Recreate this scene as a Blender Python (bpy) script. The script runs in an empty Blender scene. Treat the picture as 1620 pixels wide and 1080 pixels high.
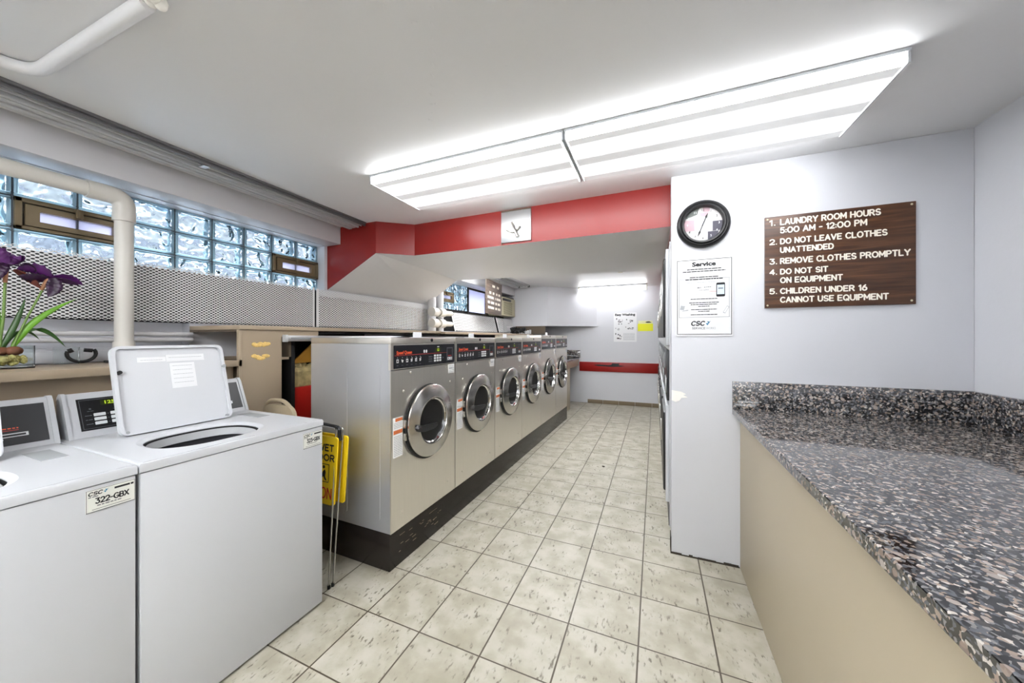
import bpy, bmesh, math, random
from mathutils import Vector, Matrix
random.seed(7)
PI = math.pi
SC = bpy.context.scene
COL = SC.collection

# ------------------------------------------------------------------ camera
cam_d = bpy.data.cameras.new('camera')
cam_d.sensor_width = 36.0
cam_d.lens = 542.26 * 36.0 / 1620.0
cam_d.shift_y = -5.94 / 1620.0
cam_d.clip_start = 0.05
cam = bpy.data.objects.new('camera', cam_d)
cam.location = (0, 0, 1.33)
cam.rotation_euler = (PI / 2, 0, 0.3946)
COL.objects.link(cam)
SC.camera = cam

# ------------------------------------------------------------------ world, exposure
SC.view_settings.view_transform = 'Standard'
SC.view_settings.look = 'None'
SC.view_settings.gamma = 1
SC.view_settings.use_curve_mapping = False
SC.view_settings.exposure = 0.43
LAMP = 12.0          # radiance of the lit tube lanes of the ceiling lights
w = bpy.data.worlds.new('overcast_sky')
SC.world = w
w.use_nodes = True
nt = w.node_tree
nt.nodes.clear()
o_ = nt.nodes.new('ShaderNodeOutputWorld')
bg = nt.nodes.new('ShaderNodeBackground')
tc = nt.nodes.new('ShaderNodeTexCoord')
sx = nt.nodes.new('ShaderNodeSeparateXYZ')
rp = nt.nodes.new('ShaderNodeValToRGB')
rp.color_ramp.elements[0].position = 0.47
rp.color_ramp.elements[0].color = (0.10, 0.105, 0.12, 1)
rp.color_ramp.elements[1].position = 0.545
rp.color_ramp.elements[1].color = (0.10, 0.11, 0.13, 1)
e_ = rp.color_ramp.elements.new(0.66)
e_.color = (0.19, 0.205, 0.225, 1)
e_ = rp.color_ramp.elements.new(0.85)
e_.color = (3.4, 3.6, 3.8, 1)
mp = nt.nodes.new('ShaderNodeMapRange')
mp.inputs[1].default_value = -1
mp.inputs[2].default_value = 1
nt.links.new(tc.outputs['Generated'], sx.inputs[0])
nt.links.new(sx.outputs['Z'], mp.inputs[0])
nt.links.new(mp.outputs[0], rp.inputs[0])
nt.links.new(rp.outputs[0], bg.inputs[0])
bg.inputs[1].default_value = 4.0
nt.links.new(bg.outputs[0], o_.inputs[0])


# ------------------------------------------------------------------ materials
def lin(c):
    return tuple(((v / 255 + 0.055) / 1.055) ** 2.4 if v / 255 > 0.04045 else v / 255 / 12.92 for v in c) + (1,)


def mat(name, rgb=(200, 200, 200), rough=0.5, metal=0.0, spec=0.5, noise=None, bump=None, coat=0.0, trans=0.0,
        ior=1.45, emit=None, estr=1.0, aniso=0.0, alpha=1.0):
    """noise = (scale, amount, stretch) slight value variation; bump = (scale, strength, stretch)"""
    m = bpy.data.materials.new(name)
    m.use_nodes = True
    n = m.node_tree
    b = n.nodes['Principled BSDF']
    c = lin(rgb)
    b.inputs['Base Color'].default_value = c
    b.inputs['Roughness'].default_value = rough
    b.inputs['Metallic'].default_value = metal
    b.inputs['Specular IOR Level'].default_value = spec
    b.inputs['Coat Weight'].default_value = coat
    b.inputs['Transmission Weight'].default_value = trans
    b.inputs['IOR'].default_value = ior
    b.inputs['Anisotropic'].default_value = aniso
    if emit:
        b.inputs['Emission Color'].default_value = lin(emit)
        b.inputs['Emission Strength'].default_value = estr
    if noise or bump:
        t = n.nodes.new('ShaderNodeTexCoord')
    if noise:
        s, a, st = noise
        mpn = n.nodes.new('ShaderNodeMapping')
        mpn.inputs['Scale'].default_value = st
        nz = n.nodes.new('ShaderNodeTexNoise')
        nz.inputs['Scale'].default_value = s
        nz.inputs['Detail'].default_value = 4
        r = n.nodes.new('ShaderNodeMapRange')
        r.inputs[1].default_value = 0.3
        r.inputs[2].default_value = 0.7
        r.inputs[3].default_value = 1 - a
        r.inputs[4].default_value = 1 + a
        mx = n.nodes.new('ShaderNodeVectorMath')
        mx.operation = 'SCALE'
        mx.inputs[0].default_value = c[:3]
        n.links.new(t.outputs['Object'], mpn.inputs[0])
        n.links.new(mpn.outputs[0], nz.inputs['Vector'])
        n.links.new(nz.outputs[0], r.inputs[0])
        n.links.new(r.outputs[0], mx.inputs['Scale'])
        n.links.new(mx.outputs[0], b.inputs['Base Color'])
    if bump:
        s, a, st = bump
        mpn = n.nodes.new('ShaderNodeMapping')
        mpn.inputs['Scale'].default_value = st
        nz = n.nodes.new('ShaderNodeTexNoise')
        nz.inputs['Scale'].default_value = s
        nz.inputs['Detail'].default_value = 3
        bp = n.nodes.new('ShaderNodeBump')
        bp.inputs['Strength'].default_value = a
        bp.inputs['Distance'].default_value = 0.01
        n.links.new(t.outputs['Object'], mpn.inputs[0])
        n.links.new(mpn.outputs[0], nz.inputs['Vector'])
        n.links.new(nz.outputs[0], bp.inputs['Height'])
        n.links.new(bp.outputs[0], b.inputs['Normal'])
    return m


def nd(n, kind, **kw):
    x = n.nodes.new(kind)
    for k, v in kw.items():
        setattr(x, k, v)
    return x


def mth(n, op, a, b=None, c=None):
    x = n.nodes.new('ShaderNodeMath')
    x.operation = op
    for i, v in enumerate((a, b, c)):
        if v is None:
            continue
        if isinstance(v, (int, float)):
            x.inputs[i].default_value = v
        else:
            n.links.new(v, x.inputs[i])
    return x.outputs[0]


def ramp(n, src, stops, interp='LINEAR'):
    r = n.nodes.new('ShaderNodeValToRGB')
    cr = r.color_ramp
    cr.interpolation = interp
    while len(cr.elements) < len(stops):
        cr.elements.new(0.5)
    for e, (p, c) in zip(cr.elements, stops):
        e.position = p
        e.color = lin(c)
    n.links.new(src, r.inputs[0])
    return r.outputs[0]


def mixc(n, f, a, b):
    x = n.nodes.new('ShaderNodeMix')
    x.data_type = 'RGBA'
    for s, v in ((x.inputs[0], f), (x.inputs[6], a), (x.inputs[7], b)):
        if isinstance(v, (int, float)):
            s.default_value = v
        elif isinstance(v, tuple):
            s.default_value = v
        else:
            n.links.new(v, s)
    return x.outputs[2]


TILE = 0.30563
TX0, TY0 = -1.2881, 1.2690


def floor_mat():
    m = bpy.data.materials.new('cream_stone_tile')
    m.use_nodes = True
    n = m.node_tree
    b = n.nodes['Principled BSDF']
    g = nd(n, 'ShaderNodeNewGeometry')
    s = nd(n, 'ShaderNodeSeparateXYZ')
    n.links.new(g.outputs['Position'], s.inputs[0])
    u = mth(n, 'DIVIDE', mth(n, 'SUBTRACT', s.outputs[0], TX0), TILE)
    v = mth(n, 'DIVIDE', mth(n, 'SUBTRACT', s.outputs[1], TY0), TILE)
    du = mth(n, 'ABSOLUTE', mth(n, 'SUBTRACT', mth(n, 'FRACT', u), 0.5))
    dv = mth(n, 'ABSOLUTE', mth(n, 'SUBTRACT', mth(n, 'FRACT', v), 0.5))
    gu = mth(n, 'GREATER_THAN', du, 0.5 - 0.0115)
    gv = mth(n, 'GREATER_THAN', dv, 0.5 - 0.0095)
    grout = mth(n, 'MAXIMUM', gu, gv)
    cu = mth(n, 'FLOOR', u)
    cv = mth(n, 'FLOOR', v)
    cmb = nd(n, 'ShaderNodeCombineXYZ')
    n.links.new(cu, cmb.inputs[0])
    n.links.new(cv, cmb.inputs[1])
    wn = nd(n, 'ShaderNodeTexWhiteNoise')
    n.links.new(cmb.outputs[0], wn.inputs['Vector'])
    # per tile offset of the pattern
    off = nd(n, 'ShaderNodeVectorMath', operation='SCALE')
    n.links.new(wn.outputs['Color'], off.inputs[0])
    off.inputs['Scale'].default_value = 9.0
    add = nd(n, 'ShaderNodeVectorMath', operation='ADD')
    n.links.new(g.outputs['Position'], add.inputs[0])
    n.links.new(off.outputs[0], add.inputs[1])
    big = nd(n, 'ShaderNodeTexNoise')
    big.inputs['Scale'].default_value = 9
    big.inputs['Detail'].default_value = 6
    n.links.new(add.outputs[0], big.inputs['Vector'])
    base = ramp(n, big.outputs[0], [(0.30, (155, 150, 133)), (0.44, (164, 159, 143)), (0.56, (176, 172, 158)), (0.72, (184, 180, 168))])
    # travertine pits: short dark marks
    mp1 = nd(n, 'ShaderNodeMapping')
    mp1.inputs['Scale'].default_value = (1.0, 0.42, 1)
    mp1.inputs['Rotation'].default_value = (0, 0, 0.5)
    n.links.new(add.outputs[0], mp1.inputs[0])
    pit = nd(n, 'ShaderNodeTexNoise')
    pit.inputs['Scale'].default_value = 75
    pit.inputs['Detail'].default_value = 2
    n.links.new(mp1.outputs[0], pit.inputs['Vector'])
    msk = nd(n, 'ShaderNodeTexNoise')
    msk.inputs['Scale'].default_value = 13
    n.links.new(add.outputs[0], msk.inputs['Vector'])
    pv = mth(n, 'MULTIPLY', mth(n, 'SUBTRACT', pit.outputs[0], 0.575), 9.0)
    mv = mth(n, 'MULTIPLY', mth(n, 'SUBTRACT', msk.outputs[0], 0.45), 7.0)
    clamp = nd(n, 'ShaderNodeClamp')
    n.links.new(pv, clamp.inputs[0])
    clamp2 = nd(n, 'ShaderNodeClamp')
    n.links.new(mv, clamp2.inputs[0])
    pf = mth(n, 'MULTIPLY', mth(n, 'MULTIPLY', clamp.outputs[0], clamp2.outputs[0]), 0.85)
    col = mixc(n, pf, base, lin((96, 90, 76)))
    tone = mth(n, 'ADD', mth(n, 'MULTIPLY', wn.outputs['Value'], 0.05), 0.96)
    sc = nd(n, 'ShaderNodeVectorMath', operation='SCALE')
    n.links.new(col, sc.inputs[0])
    n.links.new(tone, sc.inputs['Scale'])
    fin = mixc(n, grout, sc.outputs[0], lin((74, 66, 53)))
    n.links.new(fin, b.inputs['Base Color'])
    b.inputs['Roughness'].default_value = 0.42
    bp = nd(n, 'ShaderNodeBump')
    bp.inputs['Strength'].default_value = 0.5
    bp.inputs['Distance'].default_value = 0.002
    n.links.new(mth(n, 'SUBTRACT', mth(n, 'MULTIPLY', pf, -0.6), grout), bp.inputs['Height'])
    n.links.new(bp.outputs[0], b.inputs['Normal'])
    return m


def granite_mat():
    m = bpy.data.materials.new('speckled_granite')
    m.use_nodes = True
    n = m.node_tree
    b = n.nodes['Principled BSDF']
    g = nd(n, 'ShaderNodeNewGeometry')
    nz = nd(n, 'ShaderNodeTexNoise')
    nz.inputs['Scale'].default_value = 60
    n.links.new(g.outputs['Position'], nz.inputs['Vector'])
    ds = nd(n, 'ShaderNodeVectorMath', operation='MULTIPLY_ADD')
    n.links.new(nz.outputs['Color'], ds.inputs[0])
    ds.inputs[1].default_value = (0.010, 0.010, 0.010)
    n.links.new(g.outputs['Position'], ds.inputs[2])

    def cells(scale):
        v = nd(n, 'ShaderNodeTexVoronoi')
        v.inputs['Scale'].default_value = scale
        n.links.new(ds.outputs[0], v.inputs['Vector'])
        q = nd(n, 'ShaderNodeSeparateXYZ')
        n.links.new(v.outputs['Color'], q.inputs[0])
        return v, q
    v1, q1 = cells(150)
    c1 = ramp(n, q1.outputs[0], [(0.0, (16, 16, 18)), (0.34, (44, 45, 49)), (0.52, (88, 90, 95)), (0.70, (126, 124, 124)), (0.83, (150, 134, 122)), (0.93, (190, 182, 174))], 'CONSTANT')
    v2, q2 = cells(46)
    near = mth(n, 'LESS_THAN', v2.outputs['Distance'], 0.36)
    pick = mth(n, 'GREATER_THAN', q2.outputs[0], 0.70)
    blob = mth(n, 'MULTIPLY', near, pick)
    c2 = ramp(n, q2.outputs[1], [(0.0, (138, 120, 110)), (0.5, (156, 142, 134)), (1.0, (182, 174, 168))])
    col = mixc(n, mth(n, 'MULTIPLY', blob, 0.85), c1, c2)
    pick2 = mth(n, 'MULTIPLY', near, mth(n, 'LESS_THAN', q2.outputs[0], 0.20))
    col = mixc(n, mth(n, 'MULTIPLY', pick2, 0.8), col, lin((18, 17, 18)))
    n.links.new(col, b.inputs['Base Color'])
    b.inputs['Roughness'].default_value = 0.06
    b.inputs['IOR'].default_value = 1.85
    return m


def wood_mat(name, dark, light, scale=1.0):
    m = bpy.data.materials.new(name)
    m.use_nodes = True
    n = m.node_tree
    b = n.nodes['Principled BSDF']
    t = nd(n, 'ShaderNodeTexCoord')
    mp_ = nd(n, 'ShaderNodeMapping')
    mp_.inputs['Scale'].default_value = (1.6 * scale, 1.6 * scale, 26 * scale)
    n.links.new(t.outputs['Object'], mp_.inputs[0])
    nz = nd(n, 'ShaderNodeTexNoise')
    nz.inputs['Scale'].default_value = 2.2
    nz.inputs['Detail'].default_value = 7
    nz.inputs['Distortion'].default_value = 0.6
    n.links.new(mp_.outputs[0], nz.inputs['Vector'])
    c = ramp(n, nz.outputs[0], [(0.30, dark), (0.52, tuple((a + q) // 2 for a, q in zip(dark, light))), (0.72, light)])
    n.links.new(c, b.inputs['Base Color'])
    b.inputs['Roughness'].default_value = 0.35
    return m


def diffuser_mat(k_lane=1.9, k_side=14.0):
    m = bpy.data.materials.new('lit_prismatic_diffuser')
    m.use_nodes = True
    n = m.node_tree
    b = n.nodes['Principled BSDF']
    t = nd(n, 'ShaderNodeTexCoord')
    s = nd(n, 'ShaderNodeSeparateXYZ')
    n.links.new(t.outputs['Object'], s.inputs[0])
    lane = mth(n, 'SUBTRACT', 1.0, mth(n, 'DIVIDE', mth(n, 'ABSOLUTE', mth(n, 'SUBTRACT', mth(n, 'ABSOLUTE', s.outputs[1]), 0.105)), 0.078))
    lane = mth(n, 'MAXIMUM', lane, 0.0)
    lane = mth(n, 'POWER', lane, 2.0)
    en = mth(n, 'SUBTRACT', 1.0, mth(n, 'DIVIDE', mth(n, 'ABSOLUTE', s.outputs[0]), 0.60))
    en = mth(n, 'MINIMUM', mth(n, 'MAXIMUM', mth(n, 'MULTIPLY', en, 14.0), 0.0), 1.0)
    down = nd(n, 'ShaderNodeNewGeometry')
    sz = nd(n, 'ShaderNodeSeparateXYZ')
    n.links.new(down.outputs['Normal'], sz.inputs[0])
    dn = mth(n, 'LESS_THAN', sz.outputs[2], -0.9)
    e = mth(n, 'MULTIPLY', mth(n, 'MULTIPLY', lane, en), dn)
    side = mth(n, 'MULTIPLY', mth(n, 'SUBTRACT', 1.0, dn), k_side)
    st = mth(n, 'ADD', mth(n, 'ADD', mth(n, 'MULTIPLY', e, LAMP * k_lane), 0.36), side)
    b.inputs['Base Color'].default_value = lin((176, 176, 176))
    b.inputs['Roughness'].default_value = 0.3
    b.inputs['Emission Color'].default_value = (0.97, 0.985, 1.0, 1)
    n.links.new(st, b.inputs['Emission Strength'])
    return m


def frosted_mat():
    m = bpy.data.materials.new('frosted_window_glass')
    m.use_nodes = True
    n = m.node_tree
    n.nodes.clear()
    o = nd(n, 'ShaderNodeOutputMaterial')
    tr = nd(n, 'ShaderNodeBsdfTranslucent')
    tr.inputs[0].default_value = (0.55, 0.55, 0.64, 1)
    gl = nd(n, 'ShaderNodeBsdfGlossy')
    gl.inputs['Roughness'].default_value = 0.1
    rf = nd(n, 'ShaderNodeBsdfRefraction')
    rf.inputs['Roughness'].default_value = 0.7
    rf.inputs['Color'].default_value = (0.66, 0.66, 0.76, 1)
    rf.inputs['IOR'].default_value = 1.05
    m1 = nd(n, 'ShaderNodeMixShader')
    m1.inputs[0].default_value = 0.6
    n.links.new(tr.outputs[0], m1.inputs[1])
    n.links.new(rf.outputs[0], m1.inputs[2])
    m2 = nd(n, 'ShaderNodeMixShader')
    m2.inputs[0].default_value = 0.05
    n.links.new(m1.outputs[0], m2.inputs[1])
    n.links.new(gl.outputs[0], m2.inputs[2])
    n.links.new(m2.outputs[0], o.inputs[0])
    return m


def rim_mat():
    m = bpy.data.materials.new('pale_cyan_block_rim')
    m.use_nodes = True
    n = m.node_tree
    n.nodes.clear()
    o = nd(n, 'ShaderNodeOutputMaterial')
    tr = nd(n, 'ShaderNodeBsdfTranslucent')
    tr.inputs[0].default_value = (0.74, 0.88, 0.94, 1)
    df = nd(n, 'ShaderNodeBsdfDiffuse')
    df.inputs[0].default_value = (0.50, 0.66, 0.72, 1)
    rf = nd(n, 'ShaderNodeBsdfRefraction')
    rf.inputs['Roughness'].default_value = 0.35
    rf.inputs['Color'].default_value = (0.72, 0.90, 0.97, 1)
    rf.inputs['IOR'].default_value = 1.2
    gl = nd(n, 'ShaderNodeBsdfGlossy')
    gl.inputs['Roughness'].default_value = 0.15
    m0 = nd(n, 'ShaderNodeMixShader')
    m0.inputs[0].default_value = 0.25
    n.links.new(tr.outputs[0], m0.inputs[1])
    n.links.new(df.outputs[0], m0.inputs[2])
    m1 = nd(n, 'ShaderNodeMixShader')
    m1.inputs[0].default_value = 0.6
    n.links.new(m0.outputs[0], m1.inputs[1])
    n.links.new(rf.outputs[0], m1.inputs[2])
    m2 = nd(n, 'ShaderNodeMixShader')
    m2.inputs[0].default_value = 0.08
    n.links.new(m1.outputs[0], m2.inputs[1])
    n.links.new(gl.outputs[0], m2.inputs[2])
    n.links.new(m2.outputs[0], o.inputs[0])
    return m


def glass_block_mat():
    m = bpy.data.materials.new('wavy_block_glass')
    m.use_nodes = True
    n = m.node_tree
    b = n.nodes['Principled BSDF']
    b.inputs['Base Color'].default_value = (0.80, 0.92, 0.97, 1)
    b.inputs['Transmission Weight'].default_value = 1.0
    b.inputs['Roughness'].default_value = 0.02
    b.inputs['IOR'].default_value = 1.45
    g = nd(n, 'ShaderNodeNewGeometry')
    nz = nd(n, 'ShaderNodeTexNoise')
    nz.inputs['Scale'].default_value = 17
    nz.inputs['Detail'].default_value = 0.0
    nz.inputs['Distortion'].default_value = 0.5
    n.links.new(g.outputs['Position'], nz.inputs['Vector'])
    bp = nd(n, 'ShaderNodeBump')
    bp.inputs['Strength'].default_value = 1.0
    bp.inputs['Distance'].default_value = 0.046
    n.links.new(nz.outputs[0], bp.inputs['Height'])
    n.links.new(bp.outputs[0], b.inputs['Normal'])
    return m


M = {}
M['floor'] = floor_mat()
M['granite'] = granite_mat()
M['wall'] = mat('cool_white_wall_paint', (200, 201, 206), 0.45, noise=(2.0, 0.012, (1, 1, 1)), bump=(35, 0.05, (1, 1, 1)))
M['ceiling'] = mat('white_ceiling_paint', (218, 218, 219), 0.38, noise=(1.5, 0.015, (1, 1, 1)), bump=(14, 0.10, (1, 1, 1)))
M['soffit'] = mat('grey_white_soffit_paint', (205, 205, 209), 0.5, bump=(30, 0.05, (1, 1, 1)))
M['red'] = mat('glossy_red_paint', (134, 32, 28), 0.32, bump=(20, 0.04, (1, 1, 1)))
M['darkred'] = mat('dark_red_paint', (140, 18, 14), 0.35)
M['tan'] = mat('tan_paint', (160, 144, 123), 0.4)
M['counter_tan'] = mat('beige_counter_paint', (182, 170, 147), 0.42, noise=(1.2, 0.02, (1, 1, 1)))
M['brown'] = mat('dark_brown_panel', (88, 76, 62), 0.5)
M['grime'] = mat('dark_grime', (52, 46, 38), 0.8)
M['plinth'] = mat('dark_brown_plinth', (30, 25, 22), 0.25, noise=(3, 0.25, (1, 0.3, 6)))
M['enamel'] = mat('white_enamel', (193, 195, 199), 0.30)
M['enamel_grey'] = mat('grey_white_plastic', (186, 188, 190), 0.4)
M['shade_grey'] = mat('pale_grey_plastic', (150, 153, 155), 0.5)
M['steel'] = mat('brushed_stainless', (234, 229, 220), 0.30, 0.90, noise=(4, 0.02, (1, 30, 1)), bump=(60, 0.015, (1, 12, 0.3)))
M['steel_side'] = mat('galvanised_side_panel', (210, 211, 214), 0.36, 0.75, noise=(3, 0.03, (1, 1, 1)))
M['chrome'] = mat('polished_steel', (192, 189, 185), 0.24, 1.0)
M['mirror'] = mat('mirror_steel', (226, 226, 226), 0.08, 1.0)
M['drum'] = mat('dark_drum_steel', (226, 226, 228), 0.22, 1.0)
M['black'] = mat('black_plastic', (20, 20, 22), 0.35)
M['blackpanel'] = mat('black_control_panel', (24, 25, 30), 0.3)
M['trackdark'] = mat('dark_grey_track', (112, 112, 114), 0.4, 0.2)
M['handle'] = mat('dark_cast_metal', (92, 92, 94), 0.3, 0.9)
M['rubber'] = mat('black_rubber', (14, 14, 14), 0.6)
M['darkgrey'] = mat('dark_grey_panel', (50, 51, 54), 0.35)
M['white'] = mat('white_paper', (222, 223, 225), 0.6)
M['offwhite'] = mat('off_white_label', (222, 223, 216), 0.5)
M['label'] = mat('bright_white_label', (244, 244, 244), 0.55)
M['ink'] = mat('black_ink', (25, 25, 28), 0.6)
M['greyink'] = mat('grey_ink', (96, 98, 104), 0.6)
M['paleink'] = mat('pale_grey_ink', (165, 168, 172), 0.6)
M['orange'] = mat('orange_red_print', (232, 92, 58), 0.5)
M['warn'] = mat('orange_brown_print', (206, 112, 62), 0.5)
M['redline'] = mat('red_print', (190, 70, 66), 0.5)
M['key'] = mat('white_keys', (225, 228, 230), 0.4)
M['teal'] = mat('blue_green_print', (40, 120, 160), 0.5)
M['lcd'] = mat('lit_green_display', (60, 70, 12), 0.4, emit=(196, 226, 58), estr=0.8)
M['lcdbg'] = mat('dark_green_display', (40, 48, 14), 0.3)
M['pvc'] = mat('white_painted_pipe', (206, 203, 196), 0.35)
M['pipe_cool'] = mat('grey_white_painted_pipe', (200, 200, 202), 0.4)
M['mesh'] = mat('white_painted_expanded_metal', (232, 232, 232), 0.4)
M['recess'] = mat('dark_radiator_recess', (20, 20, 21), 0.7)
M['alu'] = mat('pale_aluminium', (196, 197, 198), 0.32, 0.8)
M['bronze'] = mat('bronze_window_frame', (112, 98, 74), 0.4, 0.25)
M['bronze_dark'] = mat('dark_bronze_seal', (40, 34, 26), 0.5)
M['mortar'] = mat('grey_mortar', (96, 104, 110), 0.7)
M['gblock'] = glass_block_mat()
M['frost'] = frosted_mat()
M['grim'] = rim_mat()
M['diffuser'] = diffuser_mat()
M['diffuser_fill'] = diffuser_mat(5.4, 22.0)      # stronger glow for the added out-of-view fill lights
M['signgrey'] = wood_mat('faded_brown_laminate', (66, 56, 50), (116, 102, 92))
M['signwood'] = wood_mat('walnut_laminate', (50, 29, 18), (106, 70, 44))
M['cream'] = mat('cream_engraving', (240, 234, 220), 0.6)
M['clockface'] = mat('pale_clock_face', (196, 194, 194), 0.5)
M['pink'] = mat('dusty_pink_print', (176, 148, 156), 0.5)
M['slate'] = mat('slate_print', (70, 68, 80), 0.5)
M['sage'] = mat('grey_green_print', (96, 102, 98), 0.5)
M['yellow'] = mat('safety_yellow_plastic', (232, 198, 26), 0.4)
M['neon'] = mat('bright_yellow_paper', (226, 226, 40), 0.6)
M['neonpale'] = mat('pale_yellow_paper', (226, 226, 170), 0.6)
M['chairtan'] = mat('tan_vinyl', (158, 144, 120), 0.45)
M['leaf'] = mat('fresh_green_leaf', (92, 142, 34), 0.4, noise=(20, 0.2, (1, 1, 0.2)))
M['leafdark'] = mat('deep_green_leaf', (40, 74, 24), 0.4, noise=(20, 0.2, (1, 1, 0.2)))
M['stem'] = mat('green_stem', (100, 128, 60), 0.5)
M['bud'] = mat('pinkish_sheath', (150, 104, 72), 0.5)
M['petal'] = mat('dark_purple_petal', (40, 8, 44), 0.45, noise=(60, 0.45, (1, 1, 1)))
M['petalbright'] = mat('violet_petal', (72, 18, 84), 0.45, noise=(40, 0.35, (1, 1, 1)))
M['petalbrown'] = mat('withered_petal', (92, 40, 30), 0.5, noise=(50, 0.4, (1, 1, 1)))
M['bulb'] = mat('brown_bulb', (110, 62, 38), 0.6)
M['pebble'] = mat('pale_yellow_pebbles', (204, 190, 120), 0.6, noise=(60, 0.3, (1, 1, 1)))
M['glass'] = mat('clear_glass', (245, 250, 250), 0.02, trans=1.0, ior=1.2)
M['doorglass'] = mat('dark_door_glass', (240, 242, 243), 0.02, trans=1.0, ior=1.3)
M['acbody'] = mat('aged_cream_plastic', (196, 190, 160), 0.5)
M['acgrille'] = mat('dull_olive_grille', (120, 116, 92), 0.6)
M['glue'] = mat('dried_yellow_glue', (220, 186, 112), 0.6, noise=(60, 0.15, (1, 1, 1)), bump=(60, 0.4, (1, 1, 1)))
M['plaster'] = mat('bare_white_plaster', (236, 234, 228), 0.8)
M['redplastic'] = mat('red_plastic', (190, 34, 26), 0.4)
M['paperbag'] = mat('crumpled_cream_paper', (186, 168, 118), 0.7, noise=(25, 0.3, (1, 1, 1)))
M['mustard'] = mat('mustard_board', (170, 120, 40), 0.6)
M['baseboard'] = mat('brown_tile_baseboard', (122, 108, 86), 0.5)
M['ground'] = mat('outside_concrete', (166, 166, 174), 0.9, noise=(0.6, 0.3, (1, 1, 1)))
M['brick'] = mat('outside_render', (86, 88, 95), 0.9, noise=(1.2, 0.4, (1, 1, 1)))
M['acryl'] = mat('clear_card_holder', (214, 216, 224), 0.15)


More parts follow.
